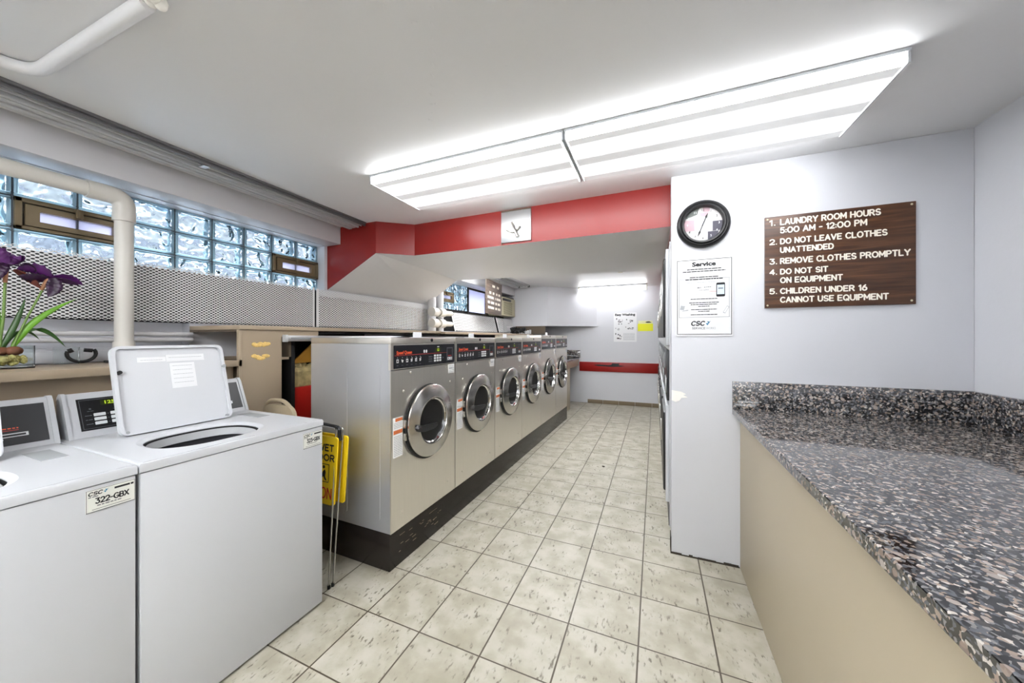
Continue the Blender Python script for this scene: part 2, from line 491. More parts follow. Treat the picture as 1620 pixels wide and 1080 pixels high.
# ------------------------------------------------------------------ mesh helpers
class B:
    """collects shapes; build() links them as ONE mesh object"""

    def __init__(self):
        self.v = []
        self.f = []
        self.m = []

    def add(self, bm, mi=0, mx=None):
        k = len(self.v)
        bm.verts.index_update()
        for q in bm.verts:
            c = (mx @ q.co) if mx else q.co
            self.v.append(tuple(c))
        for q in bm.faces:
            self.f.append([k + x.index for x in q.verts])
            self.m.append(mi)
        bm.free()
        return self

    def raw(self, vs, fs, mi=0):
        k = len(self.v)
        self.v += [tuple(q) for q in vs]
        self.f += [[k + i for i in q] for q in fs]
        self.m += [mi] * len(fs)
        return self

    def box(self, x0, x1, y0, y1, z0, z1, mi=0, bev=0.0, seg=2, mx=None):
        bm = bmesh.new()
        bmesh.ops.create_cube(bm, size=1)
        for q in bm.verts:
            q.co = Vector(((x0 + x1) / 2 + q.co.x * (x1 - x0), (y0 + y1) / 2 + q.co.y * (y1 - y0), (z0 + z1) / 2 + q.co.z * (z1 - z0)))
        if bev > 0:
            bmesh.ops.bevel(bm, geom=list(bm.edges), offset=bev, segments=seg, profile=0.5, affect='EDGES')
        return self.add(bm, mi, mx)

    def cyl(self, p0, p1, r0, r1=None, n=20, mi=0, caps=True):
        p0, p1 = Vector(p0), Vector(p1)
        r1 = r0 if r1 is None else r1
        d = (p1 - p0)
        q = d.to_track_quat('Z', 'Y')
        vs = []
        for p, r in ((p0, r0), (p1, r1)):
            for i in range(n):
                a = 2 * PI * i / n
                vs.append(p + q @ Vector((r * math.cos(a), r * math.sin(a), 0)))
        fs = [[i, (i + 1) % n, n + (i + 1) % n, n + i] for i in range(n)]
        if caps:
            fs += [list(range(n))[::-1], list(range(n, 2 * n))]
        return self.raw(vs, fs, mi)

    def tube(self, pts, r, n=10, mi=0, radii=None):
        pts = [Vector(p) for p in pts]
        vs, fs = [], []
        up = None
        for i, p in enumerate(pts):
            t = (pts[min(i + 1, len(pts) - 1)] - pts[max(i - 1, 0)]).normalized()
            if up is None:
                up = t.orthogonal().normalized()
            up = (up - t * up.dot(t)).normalized()
            b = t.cross(up)
            rr = radii[i] if radii else r
            for k in range(n):
                a = 2 * PI * k / n
                vs.append(p + up * (rr * math.cos(a)) + b * (rr * math.sin(a)))
        for i in range(len(pts) - 1):
            for k in range(n):
                fs.append([i * n + k, i * n + (k + 1) % n, (i + 1) * n + (k + 1) % n, (i + 1) * n + k])
        fs.append(list(range(n))[::-1])
        fs.append(list(range((len(pts) - 1) * n, len(pts) * n)))
        return self.raw(vs, fs, mi)

    def lathe(self, prof, org, axis, n=40, mi=0, close=False):
        """prof = [(radius, height along axis)]"""
        org = Vector(org)
        q = Vector(axis).to_track_quat('Z', 'Y')
        vs, fs = [], []
        for r, h in prof:
            for k in range(n):
                a = 2 * PI * k / n
                vs.append(org + q @ Vector((r * math.cos(a), r * math.sin(a), h)))
        m = len(prof)
        for i in range(m - 1 + (1 if close else 0)):
            j = (i + 1) % m
            for k in range(n):
                fs.append([i * n + k, i * n + (k + 1) % n, j * n + (k + 1) % n, j * n + k])
        if not close:
            if prof[0][0] > 1e-6:
                fs.append(list(range(n))[::-1])
            if prof[-1][0] > 1e-6:
                fs.append(list(range((m - 1) * n, m * n)))
        return self.raw(vs, fs, mi)

    def prism(self, poly, F, d0, d1, mi=0):
        """poly in plane coordinates of frame F, between depths d0 (back) and d1 (front)"""
        n = len(poly)
        vs = [F(a, b, d0) for a, b in poly] + [F(a, b, d1) for a, b in poly]
        fs = [[i, (i + 1) % n, n + (i + 1) % n, n + i] for i in range(n)]
        fs += [list(range(n))[::-1], list(range(n, 2 * n))]
        return self.raw(vs, fs, mi)

    def ball(self, c, r, sx=1, sy=1, sz=1, mi=0, sub=2):
        bm = bmesh.new()
        bmesh.ops.create_icosphere(bm, subdivisions=sub, radius=r)
        return self.add(bm, mi, Matrix.Translation(c) @ Matrix.Diagonal((sx, sy, sz, 1)))

    def rect(self, F, a0, a1, b0, b1, d, mi=0, t=0.0006):
        return self.prism([(a0, b0), (a1, b0), (a1, b1), (a0, b1)], F, d - t, d, mi)

    def frame(self, F, a0, a1, b0, b1, w_, d, mi=0, t=0.0006):
        self.rect(F, a0, a1, b1 - w_, b1, d, mi, t)
        self.rect(F, a0, a1, b0, b0 + w_, d, mi, t)
        self.rect(F, a0, a0 + w_, b0 + w_, b1 - w_, d, mi, t)
        self.rect(F, a1 - w_, a1, b0 + w_, b1 - w_, d, mi, t)
        return self

    def text(self, s, F, a0, b0, height, d, mi=0, width=None, bold=0.0, shear=0.0, align='L', t=0.0):
        vs, fs = glyphs(s, bold, shear)
        if not vs:
            return self
        xs = [q[0] for q in vs]
        x0, x1 = min(xs), max(xs)
        cap = 0.695
        k = height / cap
        kx = (width / (x1 - x0)) if width else k
        sh = 0 if align == 'L' else (-(x1 - x0) * kx / 2 if align == 'C' else -(x1 - x0) * kx)
        return self.raw([F(a0 + sh + (q[0] - x0) * kx, b0 + q[1] * k, d) for q in vs], fs, mi)

    def lines(self, F, a0, a1, b, h, d, mi=0, seed=0, gap=0.35):
        """a line of print too small to read: dashes of word length"""
        rr = random.Random(seed)
        a = a0
        while a < a1:
            L = h * rr.uniform(1.5, 6)
            e = min(a + L, a1)
            self.rect(F, a, e, b, b + h, d, mi, 0.0003)
            a = e + h * gap * 2
        return self

    def mesh(self, name, mats, smooth=35, shift=(0, 0, 0)):
        me = bpy.data.meshes.new(name)
        s = Vector(shift)
        me.from_pydata([tuple(Vector(q) - s) for q in self.v], [], self.f)
        for q in (mats if isinstance(mats, (list, tuple)) else [mats]):
            me.materials.append(q)
        me.polygons.foreach_set('material_index', self.m)
        bm = bmesh.new()
        bm.from_mesh(me)
        bmesh.ops.recalc_face_normals(bm, faces=bm.faces)
        bm.to_mesh(me)
        bm.free()
        if smooth:
            me.polygons.foreach_set('use_smooth', [True] * len(me.polygons))
            me.set_sharp_from_angle(angle=math.radians(smooth))
        me.update()
        return me

    def part(self, name, mats, parent, label=None, smooth=35):
        """part of a thing; shapes are given in the thing's own coordinates (local) or, for WORLD things, in world coordinates"""
        root = parent
        while root.parent:
            root = root.parent
        sh = WL.get(root.name, (0, 0, 0))
        o = bpy.data.objects.new(name, self.mesh(name, mats, smooth, sh))
        COL.objects.link(o)
        o.parent = parent
        if label:
            o['label'] = label
        return o

    def single(self, name, mats, label=None, cat=None, group=None, kind=None, smooth=35, keep=False):
        """a thing that is one mesh; its origin sits at its base"""
        xs, ys, zs = zip(*self.v)
        c = (0, 0, 0) if keep else ((min(xs) + max(xs)) / 2, (min(ys) + max(ys)) / 2, min(zs))
        o = bpy.data.objects.new(name, self.mesh(name, mats, smooth, c))
        o.location = c
        COL.objects.link(o)
        WL[o.name] = tuple(c)
        return tag(o, label, cat, group, kind)


def _arc(cx, cy, rx, ry, a0, a1, n=12):
    return [(cx + rx * math.cos(math.radians(a0 + (a1 - a0) * i / n)), cy + ry * math.sin(math.radians(a0 + (a1 - a0) * i / n))) for i in range(n + 1)]


STROKES = {
    'A': (.80, [[(0, 0), (.4, 1), (.8, 0)], [(.13, .32), (.67, .32)]]),
    'B': (.68, [[(0, 0), (0, 1), (.38, 1)] + _arc(.38, .76, .24, .24, 90, -90) + [(0, .52)], [(.38, .52)] + _arc(.40, .26, .28, .26, 90, -90) + [(0, 0)]]),
    'C': (.78, [_arc(.44, .5, .44, .5, 45, 315, 20)]),
    'D': (.76, [[(0, 0), (0, 1), (.34, 1)] + _arc(.34, .5, .42, .5, 90, -90, 16) + [(0, 0)]]),
    'E': (.64, [[(.64, 1), (0, 1), (0, 0), (.64, 0)], [(0, .52), (.54, .52)]]),
    'F': (.62, [[(.62, 1), (0, 1), (0, 0)], [(0, .52), (.52, .52)]]),
    'G': (.84, [_arc(.44, .5, .44, .5, 45, 335, 20) + [(.84, .44), (.52, .44)]]),
    'H': (.72, [[(0, 0), (0, 1)], [(.72, 0), (.72, 1)], [(0, .52), (.72, .52)]]),
    'I': (.02, [[(.01, 0), (.01, 1)]]),
    'L': (.60, [[(0, 1), (0, 0), (.60, 0)]]),
    'M': (.86, [[(0, 0), (0, 1), (.43, .28), (.86, 1), (.86, 0)]]),
    'N': (.72, [[(0, 0), (0, 1), (.72, 0), (.72, 1)]]),
    'O': (.88, [_arc(.44, .5, .44, .5, 0, 360, 28)]),
    'P': (.66, [[(0, 0), (0, 1), (.38, 1)] + _arc(.38, .73, .28, .27, 90, -90) + [(0, .46)]]),
    'Q': (.88, [_arc(.44, .5, .44, .5, 0, 360, 28), [(.52, .26), (.86, -.04)]]),
    'R': (.70, [[(0, 0), (0, 1), (.38, 1)] + _arc(.38, .74, .28, .26, 90, -90) + [(0, .48)], [(.36, .48), (.70, 0)]]),
    'S': (.68, [_arc(.34, .745, .31, .255, 30, 270, 14) + _arc(.34, .245, .34, .245, 90, -150, 14)]),
    'T': (.72, [[(0, 1), (.72, 1)], [(.36, 1), (.36, 0)]]),
    'U': (.72, [[(0, 1), (0, .36)] + _arc(.36, .36, .36, .36, 180, 360, 14) + [(.72, 1)]]),
    'V': (.78, [[(0, 1), (.39, 0), (.78, 1)]]),
    'W': (1.1, [[(0, 1), (.27, 0), (.55, .9), (.83, 0), (1.1, 1)]]),
    'X': (.74, [[(0, 0), (.74, 1)], [(0, 1), (.74, 0)]]),
    'Y': (.78, [[(0, 1), (.39, .48), (.78, 1)], [(.39, .48), (.39, 0)]]),
    '0': (.84, [_arc(.42, .5, .42, .5, 0, 360, 24)]),
    '1': (.24, [[(0, .80), (.22, 1), (.22, 0)]]),
    '2': (.66, [_arc(.33, .70, .32, .30, 160, -35, 14) + [(0, 0), (.66, 0)]]),
    '3': (.66, [[(.04, 1), (.60, 1), (.30, .60)] + _arc(.32, .30, .33, .30, 85, -150, 14)]),
    '4': (.70, [[(.52, 0), (.52, 1), (0, .28), (.70, .28)]]),
    '5': (.66, [[(.60, 1), (.08, 1), (.04, .54)] + _arc(.31, .32, .34, .32, 120, -150, 14)]),
    '6': (.66, [_arc(.33, .31, .32, .31, 0, 360, 18), [(.03, .38), (.22, .78), (.46, 1)]]),
    ':': (.02, [[(.01, .12), (.01, .13)], [(.01, .56), (.01, .57)]]),
    '.': (.02, [[(.01, .03), (.01, .04)]]),
    '-': (.42, [[(0, .48), (.42, .48)]]),
}


def strokes(b, s, F, a0, b0, height, d, wd, mi=0, width=None, gap=0.30):
    """engraved single-stroke lettering with round ends"""
    x = 0
    runs = []
    for ch in s:
        if ch == ' ':
            x += 0.52
            continue
        w_, ls = STROKES[ch]
        for l in ls:
            runs.append([(x + px, py) for px, py in l])
        x += w_ + gap
    tot = x - gap
    kx = (width / tot) if width else height
    k_ = 0
    for l in runs:
        P = [(a0 + px * kx, b0 + py * height) for px, py in l]
        for i, (px, py) in enumerate(P):
            k_ += 1
            e_ = d + (k_ % 9) * 0.00004
            b.raw([F(px + wd / 2 * math.cos(t * PI / 4), py + wd / 2 * math.sin(t * PI / 4), e_) for t in range(8)], [list(range(8))], mi)
            if i + 1 < len(P):
                qx, qy = P[i + 1]
                L = math.hypot(qx - px, qy - py) or 1e-6
                nx_, ny_ = -(qy - py) / L * wd / 2, (qx - px) / L * wd / 2
                e_ += 0.00002
                b.raw([F(px + nx_, py + ny_, e_), F(px - nx_, py - ny_, e_), F(qx - nx_, qy - ny_, e_), F(qx + nx_, qy + ny_, e_)], [[0, 1, 2, 3]], mi)
    return b


_G = {}


def glyphs(s, bold=0.0, shear=0.0):
    k = (s, bold, shear)
    if k not in _G:
        cu = bpy.data.curves.new('glyphs', 'FONT')
        cu.body = s
        cu.size = 1.0
        cu.offset = bold
        cu.shear = shear
        cu.resolution_u = 3
        o = bpy.data.objects.new('glyphs', cu)
        COL.objects.link(o)
        dg = bpy.context.evaluated_depsgraph_get()
        me = bpy.data.meshes.new_from_object(o.evaluated_get(dg))
        _G[k] = ([tuple(q.co) for q in me.vertices], [list(q.vertices) for q in me.polygons])
        bpy.data.objects.remove(o)
        bpy.data.meshes.remove(me)
        bpy.data.curves.remove(cu)
    return _G[k]


WL = {}


def tag(o, label=None, cat=None, group=None, kind=None):
    if label:
        o['label'] = label
    if cat:
        o['category'] = cat
    if group:
        o['group'] = group
    if kind:
        o['kind'] = kind
    return o


def thing(name, label, cat, loc=(0, 0, 0), rotz=0, group=None, kind=None, world=False):
    o = bpy.data.objects.new(name, None)
    o.empty_display_size = 0.05
    COL.objects.link(o)
    o.location = loc
    o.rotation_euler = (0, 0, rotz)
    if world:
        WL[o.name] = tuple(loc)
    return tag(o, label, cat, group, kind)


def dup(o, loc=None, rotz=None, label=None, parent=None):
    c = o.copy()
    COL.objects.link(c)
    if parent:
        c.parent = parent
    if loc is not None:
        c.location = loc
    if rotz is not None:
        c.rotation_euler = (0, 0, rotz)
    if label:
        c['label'] = label
    for ch in list(o.children):
        dup(ch, parent=c)
    return c


def FY(y):
    """frame on a plane facing -Y at y: a = x, b = z, depth towards the viewer"""
    return lambda a, b, d: (a, y - d, b)


def FX(x):
    """frame on a plane facing +X at x: a = y, b = z"""
    return lambda a, b, d: (x + d, a, b)


def rr2(a0, a1, b0, b1, r, n=6):
    """rounded rectangle outline"""
    out = []
    for cx, cy, s in ((a1 - r, b1 - r, 0), (a0 + r, b1 - r, 1), (a0 + r, b0 + r, 2), (a1 - r, b0 + r, 3)):
        for i in range(n + 1):
            t = (s + i / n) * PI / 2
            out.append((cx + r * math.cos(t), cy + r * math.sin(t)))
    return out


def arc_path(pts, r=0.05, n=6):
    """polyline with its corners rounded"""
    pts = [Vector(p) for p in pts]
    out = [pts[0]]
    for i in range(1, len(pts) - 1):
        a, b, c = pts[i - 1], pts[i], pts[i + 1]
        u, v = (a - b).normalized(), (c - b).normalized()
        k = min(r, (a - b).length * 0.45, (c - b).length * 0.45)
        p0, p1 = b + u * k, b + v * k
        for j in range(n + 1):
            t = j / n
            out.append(p0 * (1 - t) ** 2 + b * 2 * t * (1 - t) + p1 * t * t)
    out.append(pts[-1])
    return out


# ------------------------------------------------------------------ the setting
ZC = 2.324           # ceiling
XG = -2.87           # plane of the glass block windows
XW = -2.78           # left wall face
YP = 2.334           # face of the wall with the rules sign
YB = 7.09            # back wall
YR = -2.4            # wall behind the camera
S = 'structure'
B().box(-3.1, 1.6, YR - 0.15, YB + 0.2, -0.12, 0.0).single('floor', M['floor'], kind=S, keep=True)
B().box(-3.1, 1.6, YR - 0.15, YB + 0.2, ZC, ZC + 0.12).single('ceiling', M['ceiling'], kind=S, keep=True)
cl_ = bpy.data.objects['ceiling']
fl_ = B()
rc_ = random.Random(5)
for x_, y_ in ((-0.75, 0.80), (-0.70, 0.88), (-0.28, 0.86), (0.05, 1.02), (0.32, 0.94), (0.36, 0.86), (-0.86, 1.22), (-0.95, 1.30), (-1.02, 1.40), (-0.5, 1.15), (0.55, 1.05), (-1.5, 1.2)):
    fl_.ball((x_, y_, ZC), rc_.uniform(0.005, 0.009), rc_.uniform(0.5, 1.4), 1, 0.3, sub=1)
for k in range(14):
    fl_.ball((-0.62 - 0.032 * k, 0.86 + 0.045 * k, ZC), rc_.uniform(0.004, 0.008), 1, rc_.uniform(0.8, 3), 0.2, sub=1)
fl_.part('paint_blemish', M['ceiling'], cl_, 'paint nicks and an old seam on the ceiling')
wb = B().box(-3.1, 1.0, YB, YB + 0.15, 0, ZC).single('wall_back', M['wall'], kind=S, keep=True)
B().box(-3.1, 1.6, YR - 0.12, YR, 0, ZC).single('wall_rear', M['wall'], kind=S, keep=True)
B().box(1.395, 1.55, YR, YP + 0.09, 0, ZC).single('wall_right', M['wall'], kind=S, keep=True)
wm = B().box(0.094, 1.395, YP, YP + 0.09, 0, ZC, bev=0.004).single('wall_middle', M['wall'], kind=S, keep=True)
# chipped patch and grimy foot of the middle wall
pl = B()
pts = [(0.096, 1.008), (0.118, 1.004), (0.150, 1.000), (0.176, 0.986), (0.160, 0.980), (0.185, 0.968), (0.150, 0.962), (0.140, 0.945), (0.118, 0.935), (0.096, 0.945)]
pl.prism(pts, FY(YP), 0.0, 0.0015)
pl.part('chipped_plaster', M['plaster'], wm, 'patch of bare white plaster at the wall corner')
gm = B()
rr_ = random.Random(3)
xx = 0.094
while xx < 0.45:
    L = rr_.uniform(0.02, 0.05)
    gm.box(xx, min(xx + L, 0.452), YP - 0.004, YP + 0.001, 0, rr_.uniform(0.006, 0.016))
    xx += L
gm.box(0.090, 0.0945, YP - 0.003, YP + 0.08, 0, 0.10)
gm.part('grimy_edge', M['grime'], wm, 'dark grimy gap along the foot of the wall')
# left wall: below the windows, between and beyond them, above
B().box(-3.02, XW, YR, 1.245, 0, 1.275).box(-3.02, XW, 1.245, 6.5, 0, 1.425).box(-3.02, XW - 0.085, YR, 6.5, 1.26, 1.712).box(-3.02, XW, 2.228, 4.13, 1.712, 2.165) \
    .box(-3.02, XW, 6.42, YB, 0, 2.165).box(-3.02, XW, YR, -1.43, 1.712, 2.165).box(-3.02, XW, YR, YB, 2.165, ZC) \
    .single('wall_left', M['wall'], kind=S, keep=True)
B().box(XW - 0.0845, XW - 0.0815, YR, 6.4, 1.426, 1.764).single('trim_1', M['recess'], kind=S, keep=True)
B().box(XW, -2.61, YR, 2.255, 2.168, ZC, bev=0.003).box(XW, -2.61, 3.75, 6.42, 2.168, ZC, bev=0.003).single('trim_2', M['soffit'], kind=S, keep=True)
B().box(0.16, 0.9, YP + 0.09, YB, 1.965, ZC).single('trim_3', M['wall'], kind=S, keep=True)
B().box(0.095, 0.16, YP + 0.09, YB, 1.965, ZC).single('trim_4', M['red'], kind=S, keep=True)
B().box(0.9, 1.0, YP + 0.09, YB, 0, ZC).single('wall_dryer', M['wall'], kind=S, keep=True)
# red stair bulkhead
vs = []
zb = 2.053
bot = [(0.095, 2.453), (-1.95, 2.453), (-2.2, 2.257), (-2.3, 3.72), (0.095, 4.0)]
bk = B()
for x, y in bot:
    vs.append((x, y, zb))
for x, y in bot:
    vs.append((x, y, ZC))
lo = [(XW, 2.257, 1.768), (XW, 3.75, 1.768)]
vs += lo + [(XW, 2.257, ZC), (XW, 3.75, ZC)]     # 10 11 12 13
bk.raw(vs, [[0, 1, 6, 5], [1, 2, 7, 6], [2, 10, 12, 7]], 0)
bk.raw(vs, [[0, 4, 3, 2, 1], [2, 3, 11, 10], [3, 4, 9, 8], [11, 3, 8, 13]], 1)
bk.raw(vs, [[5, 6, 7, 12, 13, 8, 9], [0, 5, 9, 4], [10, 11, 13, 12]], 1)
bko = bk.single('bulkhead', [M['red'], M['ceiling']], kind=S, keep=True, smooth=0)
# boxed duct in the far corner
zd = 1.572
fp = [(XW, 6.42), (-1.93, 6.42), (-1.09, YB), (XW, YB)]
bd = B()
n = 4
bd.raw([(x, y, zd) for x, y in fp] + [(x, y, ZC) for x, y in fp],
       [[0, 1, 5, 4], [1, 2, 6, 5], [3, 2, 1, 0], [2, 3, 7, 6], [3, 0, 4, 7]], 0)
bd.raw([(x, y, zd - 0.012) for x, y in [(XW, 6.405), (-1.925, 6.405), (-1.06, YB), (XW, YB)]] + [(x, y, zd) for x, y in [(XW, 6.405), (-1.925, 6.405), (-1.06, YB), (XW, YB)]],
       [[0, 1, 5, 4], [1, 2, 6, 5], [3, 2, 1, 0], [4, 5, 6, 7]], 0)
bd.single('trim_5', M['wall'], kind=S, keep=True, smooth=0)
# tiled foot of the back wall
bb = B()
x = -1.27
while x < 0.08:
    bb.box(x, min(x + 0.302, 0.09), YB - 0.010, YB, 0, 0.075, bev=0.002)
    x += TILE
bb.single('baseboard_back', M['baseboard'], kind=S, keep=True)
# outside: pavement and a facing house front, seen through the glass
B().box(-9, -3.05, -8, 14, 1.45, 1.60).single('ground', M['ground'], kind=S, keep=True)
B().box(-9.4, -9, -8, 14, 1.45, 2.9).single('wall_outside', M['brick'], kind=S, keep=True)

# ------------------------------------------------------------------ windows
BZ = [1.712, 1.865, 2.018, 2.168]


def block_window(name, ys, skip):
    w0 = thing(name, None, None, (XG, (ys[0] + ys[-1]) / 2, BZ[0]), kind=S, world=True)
    g = B()
    mo = B()
    for j in range(3):
        for i in range(len(ys) - 1):
            if (i, j) in skip:
                continue
            y0, y1, z0, z1 = ys[i] + 0.004, ys[i + 1] - 0.004, BZ[j] + 0.004, BZ[j + 1] - 0.004
            q = 0.013
            for ya, yb, za, zb_ in ((y0, y1, z0, z0 + q), (y0, y1, z1 - q, z1), (y0, y0 + q, z0 + q, z1 - q), (y1 - q, y1, z0 + q, z1 - q)):
                g.box(XG - 0.07, XG, ya, yb, za, zb_, mi=1, bev=0.003, seg=1)
            g.box(XG - 0.022, XG - 0.003, y0 + q + 0.0005, y1 - q - 0.0005, z0 + q + 0.0005, z1 - q - 0.0005)
    for y in ys:
        mo.box(XG - 0.065, XG - 0.008, y - 0.0055, y + 0.0055, BZ[0], BZ[-1])
    for z in BZ:
        mo.box(XG - 0.064, XG - 0.009, ys[0], ys[-1], z - 0.0055, z + 0.0055)
    g.part('glass_blocks', [M['gblock'], M['grim']], w0, smooth=50)
    mo.part('mortar_joints', M['mortar'], w0)
    return w0


Y1 = [1.009 + 0.2032 * k for k in range(-12, 7)]
block_window('window_1', Y1, {(10, 1), (11, 1), (16, 1), (17, 1)})
Y2 = [4.13, 4.335, 4.54, 4.752, 4.965]
block_window('window_2', Y2, {(0, 1), (1, 1)})


def hopper(name, y0, y1, z0, z1):
    w0 = thing(name, None, None, (XG, (y0 + y1) / 2, z0), kind=S, world=True)
    F = FX(XG)
    fr = B()
    fw = 0.022
    fr.box(XG - 0.06, XG + 0.012, y0, y1, z1 - fw, z1, bev=0.002).box(XG - 0.06, XG + 0.012, y0, y1, z0, z0 + fw * 0.7, bev=0.002)
    fr.box(XG - 0.06, XG + 0.012, y0, y0 + fw, z0, z1, bev=0.002).box(XG - 0.06, XG + 0.012, y1 - fw, y1, z0, z1, bev=0.002)
    fr.part('window_frame', M['bronze'], w0)
    se = B().frame(F, y0 + fw, y1 - fw, z0 + fw * 0.7, z1 - fw, 0.008, 0.002, t=0.05)
    se.part('window_seal', M['bronze_dark'], w0)
    a0, a1, b0, b1 = y0 + fw + 0.007, y1 - fw - 0.007, z0 + fw * 0.7 + 0.004, z1 - fw - 0.008
    sw, sv = 0.044, 0.027
    sa = B()
    # mitred sash
    for poly in ([(a0, b0), (a1, b0), (a1 - sw, b0 + sv), (a0 + sw, b0 + sv)], [(a1, b0), (a1, b1), (a1 - sw, b1 - sv), (a1 - sw, b0 + sv)],
                 [(a1, b1), (a0, b1), (a0 + sw, b1 - sv), (a1 - sw, b1 - sv)], [(a0, b1), (a0, b0), (a0 + sw, b0 + sv), (a0 + sw, b1 - sv)]):
        sa.prism(poly, F, -0.02, 0.016)
    sh = sa.part('sash', M['bronze'], w0)
    B().rect(F, a0 + sw, a1 - sw, b0 + sv, b1 - sv, -0.006, t=0.006).part('pane', M['frost'], sh)
    ym = (y0 + y1) / 2
    B().box(XG + 0.01, XG + 0.03, ym - 0.012, ym + 0.012, b1 - 0.022, z1 - 0.004, bev=0.002).part('latch', M['bronze'], w0)


hopper('window_3', 0.606, 1.006, 1.865, 2.018)
hopper('window_4', 1.824, 2.226, 1.865, 2.018)
hopper('window_5', 4.13, 4.54, 1.865, 2.018)
# tall pane beside the air conditioner
w6 = thing('window_6', None, None, (XG, 5.3, 1.712), kind=S, world=True)
B().frame(FX(XG), 4.975, 6.42, 1.712, 2.168, 0.03, 0.01, t=0.05).rect(FX(XG), 5.62, 5.70, 1.74, 2.14, 0.012, t=0.05).part('window_frame', M['bronze_dark'], w6)
B().rect(FX(XG), 5.005, 5.62, 1.742, 2.138, -0.01, t=0.006).part('pane', M['frost'], w6)
B().rect(FX(XG), 5.70, 6.39, 1.742, 2.138, -0.01, t=0.012).part('blanking_panel', M['soffit'], w6)

# ------------------------------------------------------------------ ceiling lights
LT = thing('ceiling_light', 'right ceiling light over the pillar wall, larger looking of the joined front pair', 'ceiling light', (0.205, 1.845, ZC), group='fluorescent ceiling lights')
hx, hy = 0.605, 0.238
B().box(-hx, hx, -hy - 0.004, hy + 0.004, -0.012, 0, bev=0.002).box(-hx, -hx + 0.008, -hy, hy, -0.05, -0.012).box(hx - 0.008, hx, -hy, hy, -0.05, -0.012).part('housing', M['enamel'], LT)
dv = [(-hx + 0.01, -hy, -0.012), (hx - 0.01, -hy, -0.012), (hx - 0.01, hy, -0.012), (-hx + 0.01, hy, -0.012),
      (-hx + 0.014, -hy + 0.012, -0.052), (hx - 0.014, -hy + 0.012, -0.052), (hx - 0.014, hy - 0.012, -0.052), (-hx + 0.014, hy - 0.012, -0.052)]
B().raw(dv, [[0, 1, 2, 3], [7, 6, 5, 4], [0, 4, 5, 1], [1, 5, 6, 2], [2, 6, 7, 3], [3, 7, 4, 0]]).part('diffuser', M['diffuser'], LT, smooth=0)
dup(LT, (-1.01, 1.845, ZC), label='left ceiling light in front of the red bulkhead, smaller looking of the joined pair')


def bright(o):
    for c in o.children:
        if c.name.startswith('diffuser'):
            c.material_slots[0].link = 'OBJECT'
            c.material_slots[0].material = M['diffuser_fill']


for y_, nm in ((-0.85, 'just behind the camera'), (-1.95, 'far behind the camera')):  # unseen fill lights, added to even out the room's brightness
    bright(dup(LT, (-0.25, y_, ZC), label=f'ceiling light {nm} on the counter side'))
    bright(dup(LT, (-1.465, y_, ZC), label=f'ceiling light {nm} on the washer side'))
bright(dup(LT, (-0.62, 4.42, ZC), label='added ceiling fill light unseen behind the red bulkhead on the dryer side'))  # two more fill lights, added out of view to brighten the back
bright(dup(LT, (-1.835, 4.42, ZC), label='added ceiling fill light unseen behind the red bulkhead on the window side'))
l2 = thing('ceiling_light', 'narrow ceiling light by the back wall above the poster', 'ceiling light', (-0.755, 6.74, ZC - 0.002), group='fluorescent ceiling lights')
B().box(-0.62, 0.62, -0.05, 0.05, -0.03, 0, bev=0.003).part('housing', M['enamel'], l2)
for xa in (-0.625, 0.612):
    B().box(xa, xa + 0.013, -0.055, 0.055, -0.108, -0.01, bev=0.004).part('end_cap', M['acbody'], l2)
mt2 = mat('lit_tube_cover', (240, 240, 235), 0.3, emit=(252, 253, 255), estr=LAMP * 0.85)
B().box(-0.612, 0.612, -0.052, 0.052, -0.105, -0.030, bev=0.014, seg=3).part('tube_cover', mt2, l2)

# ------------------------------------------------------------------ ceiling track, pipes
t = thing('ceiling_track', 'long white multi-channel track along the ceiling above the glass block window', 'track', (-2.4, 0.0, ZC), world=True)
B().box(-2.50, -2.295, -1.9, 2.245, ZC - 0.012, ZC).part('backing_strip', M['trackdark'], t)
for xa, xb, hh in ((-2.500, -2.462, 0.036), (-2.456, -2.418, 0.031), (-2.404, -2.384, 0.034), (-2.362, -2.352, 0.026)):
    B().box(xa, xb, -1.9, 2.25, ZC - hh, ZC - 0.0125, bev=0.003).part('channel', M['enamel_grey'], t)
B().box(-2.320, -2.308, -1.9, 2.25, ZC - 0.030, ZC - 0.0125, bev=0.002).part('rail', M['trackdark'], t)
B().box(-2.366, -2.312, 1.10, 1.13, ZC - 0.036, ZC - 0.0305, bev=0.002).part('clip', M['alu'], t)
t = thing('ceiling_track', 'short pale track on the ceiling beyond the red bulkhead', 'track', (-2.3, 5.2, ZC), world=True)
tr = B()
for xx, hh in ((-2.40, 0.035), (-2.33, 0.03), (-2.26, 0.03), (-2.20, 0.03)):
    tr.box(xx - 0.012, xx + 0.012, 4.1, 6.1, ZC - hh, ZC - 0.006, bev=0.003)
tr.box(-2.42, -2.18, 4.1, 6.1, ZC - 0.008, ZC).part('channels', M['alu'], t)
for xx in (-2.40, -2.20):
    B().box(xx - 0.016, xx + 0.016, 6.09, 6.12, ZC - 0.04, ZC).part('end_stop', M['black'], t)

t = thing('ceiling_conduit', 'white painted pipe bending along the ceiling at the top left corner', 'pipe', (-2.1, 0.5, ZC - 0.06), world=True)
cp = arc_path([(-2.125, -1.6, ZC - 0.021), (-2.125, 0.490, ZC - 0.021), (-1.36, 0.512, ZC - 0.021)], 0.10, 8)
B().tube(cp, 0.021, 14).part('pipe', M['ceiling'], t)
pb = B()
for k in range(9):
    pb.ball((-1.34 + rr_.uniform(-0.02, 0.02), 0.512 + rr_.uniform(-0.02, 0.02), ZC - 0.018 + rr_.uniform(-0.01, 0.005)), rr_.uniform(0.010, 0.018), sub=2)
pb.part('plaster_collar', M['plaster'], t, 'rough white plaster blob round the pipe end')

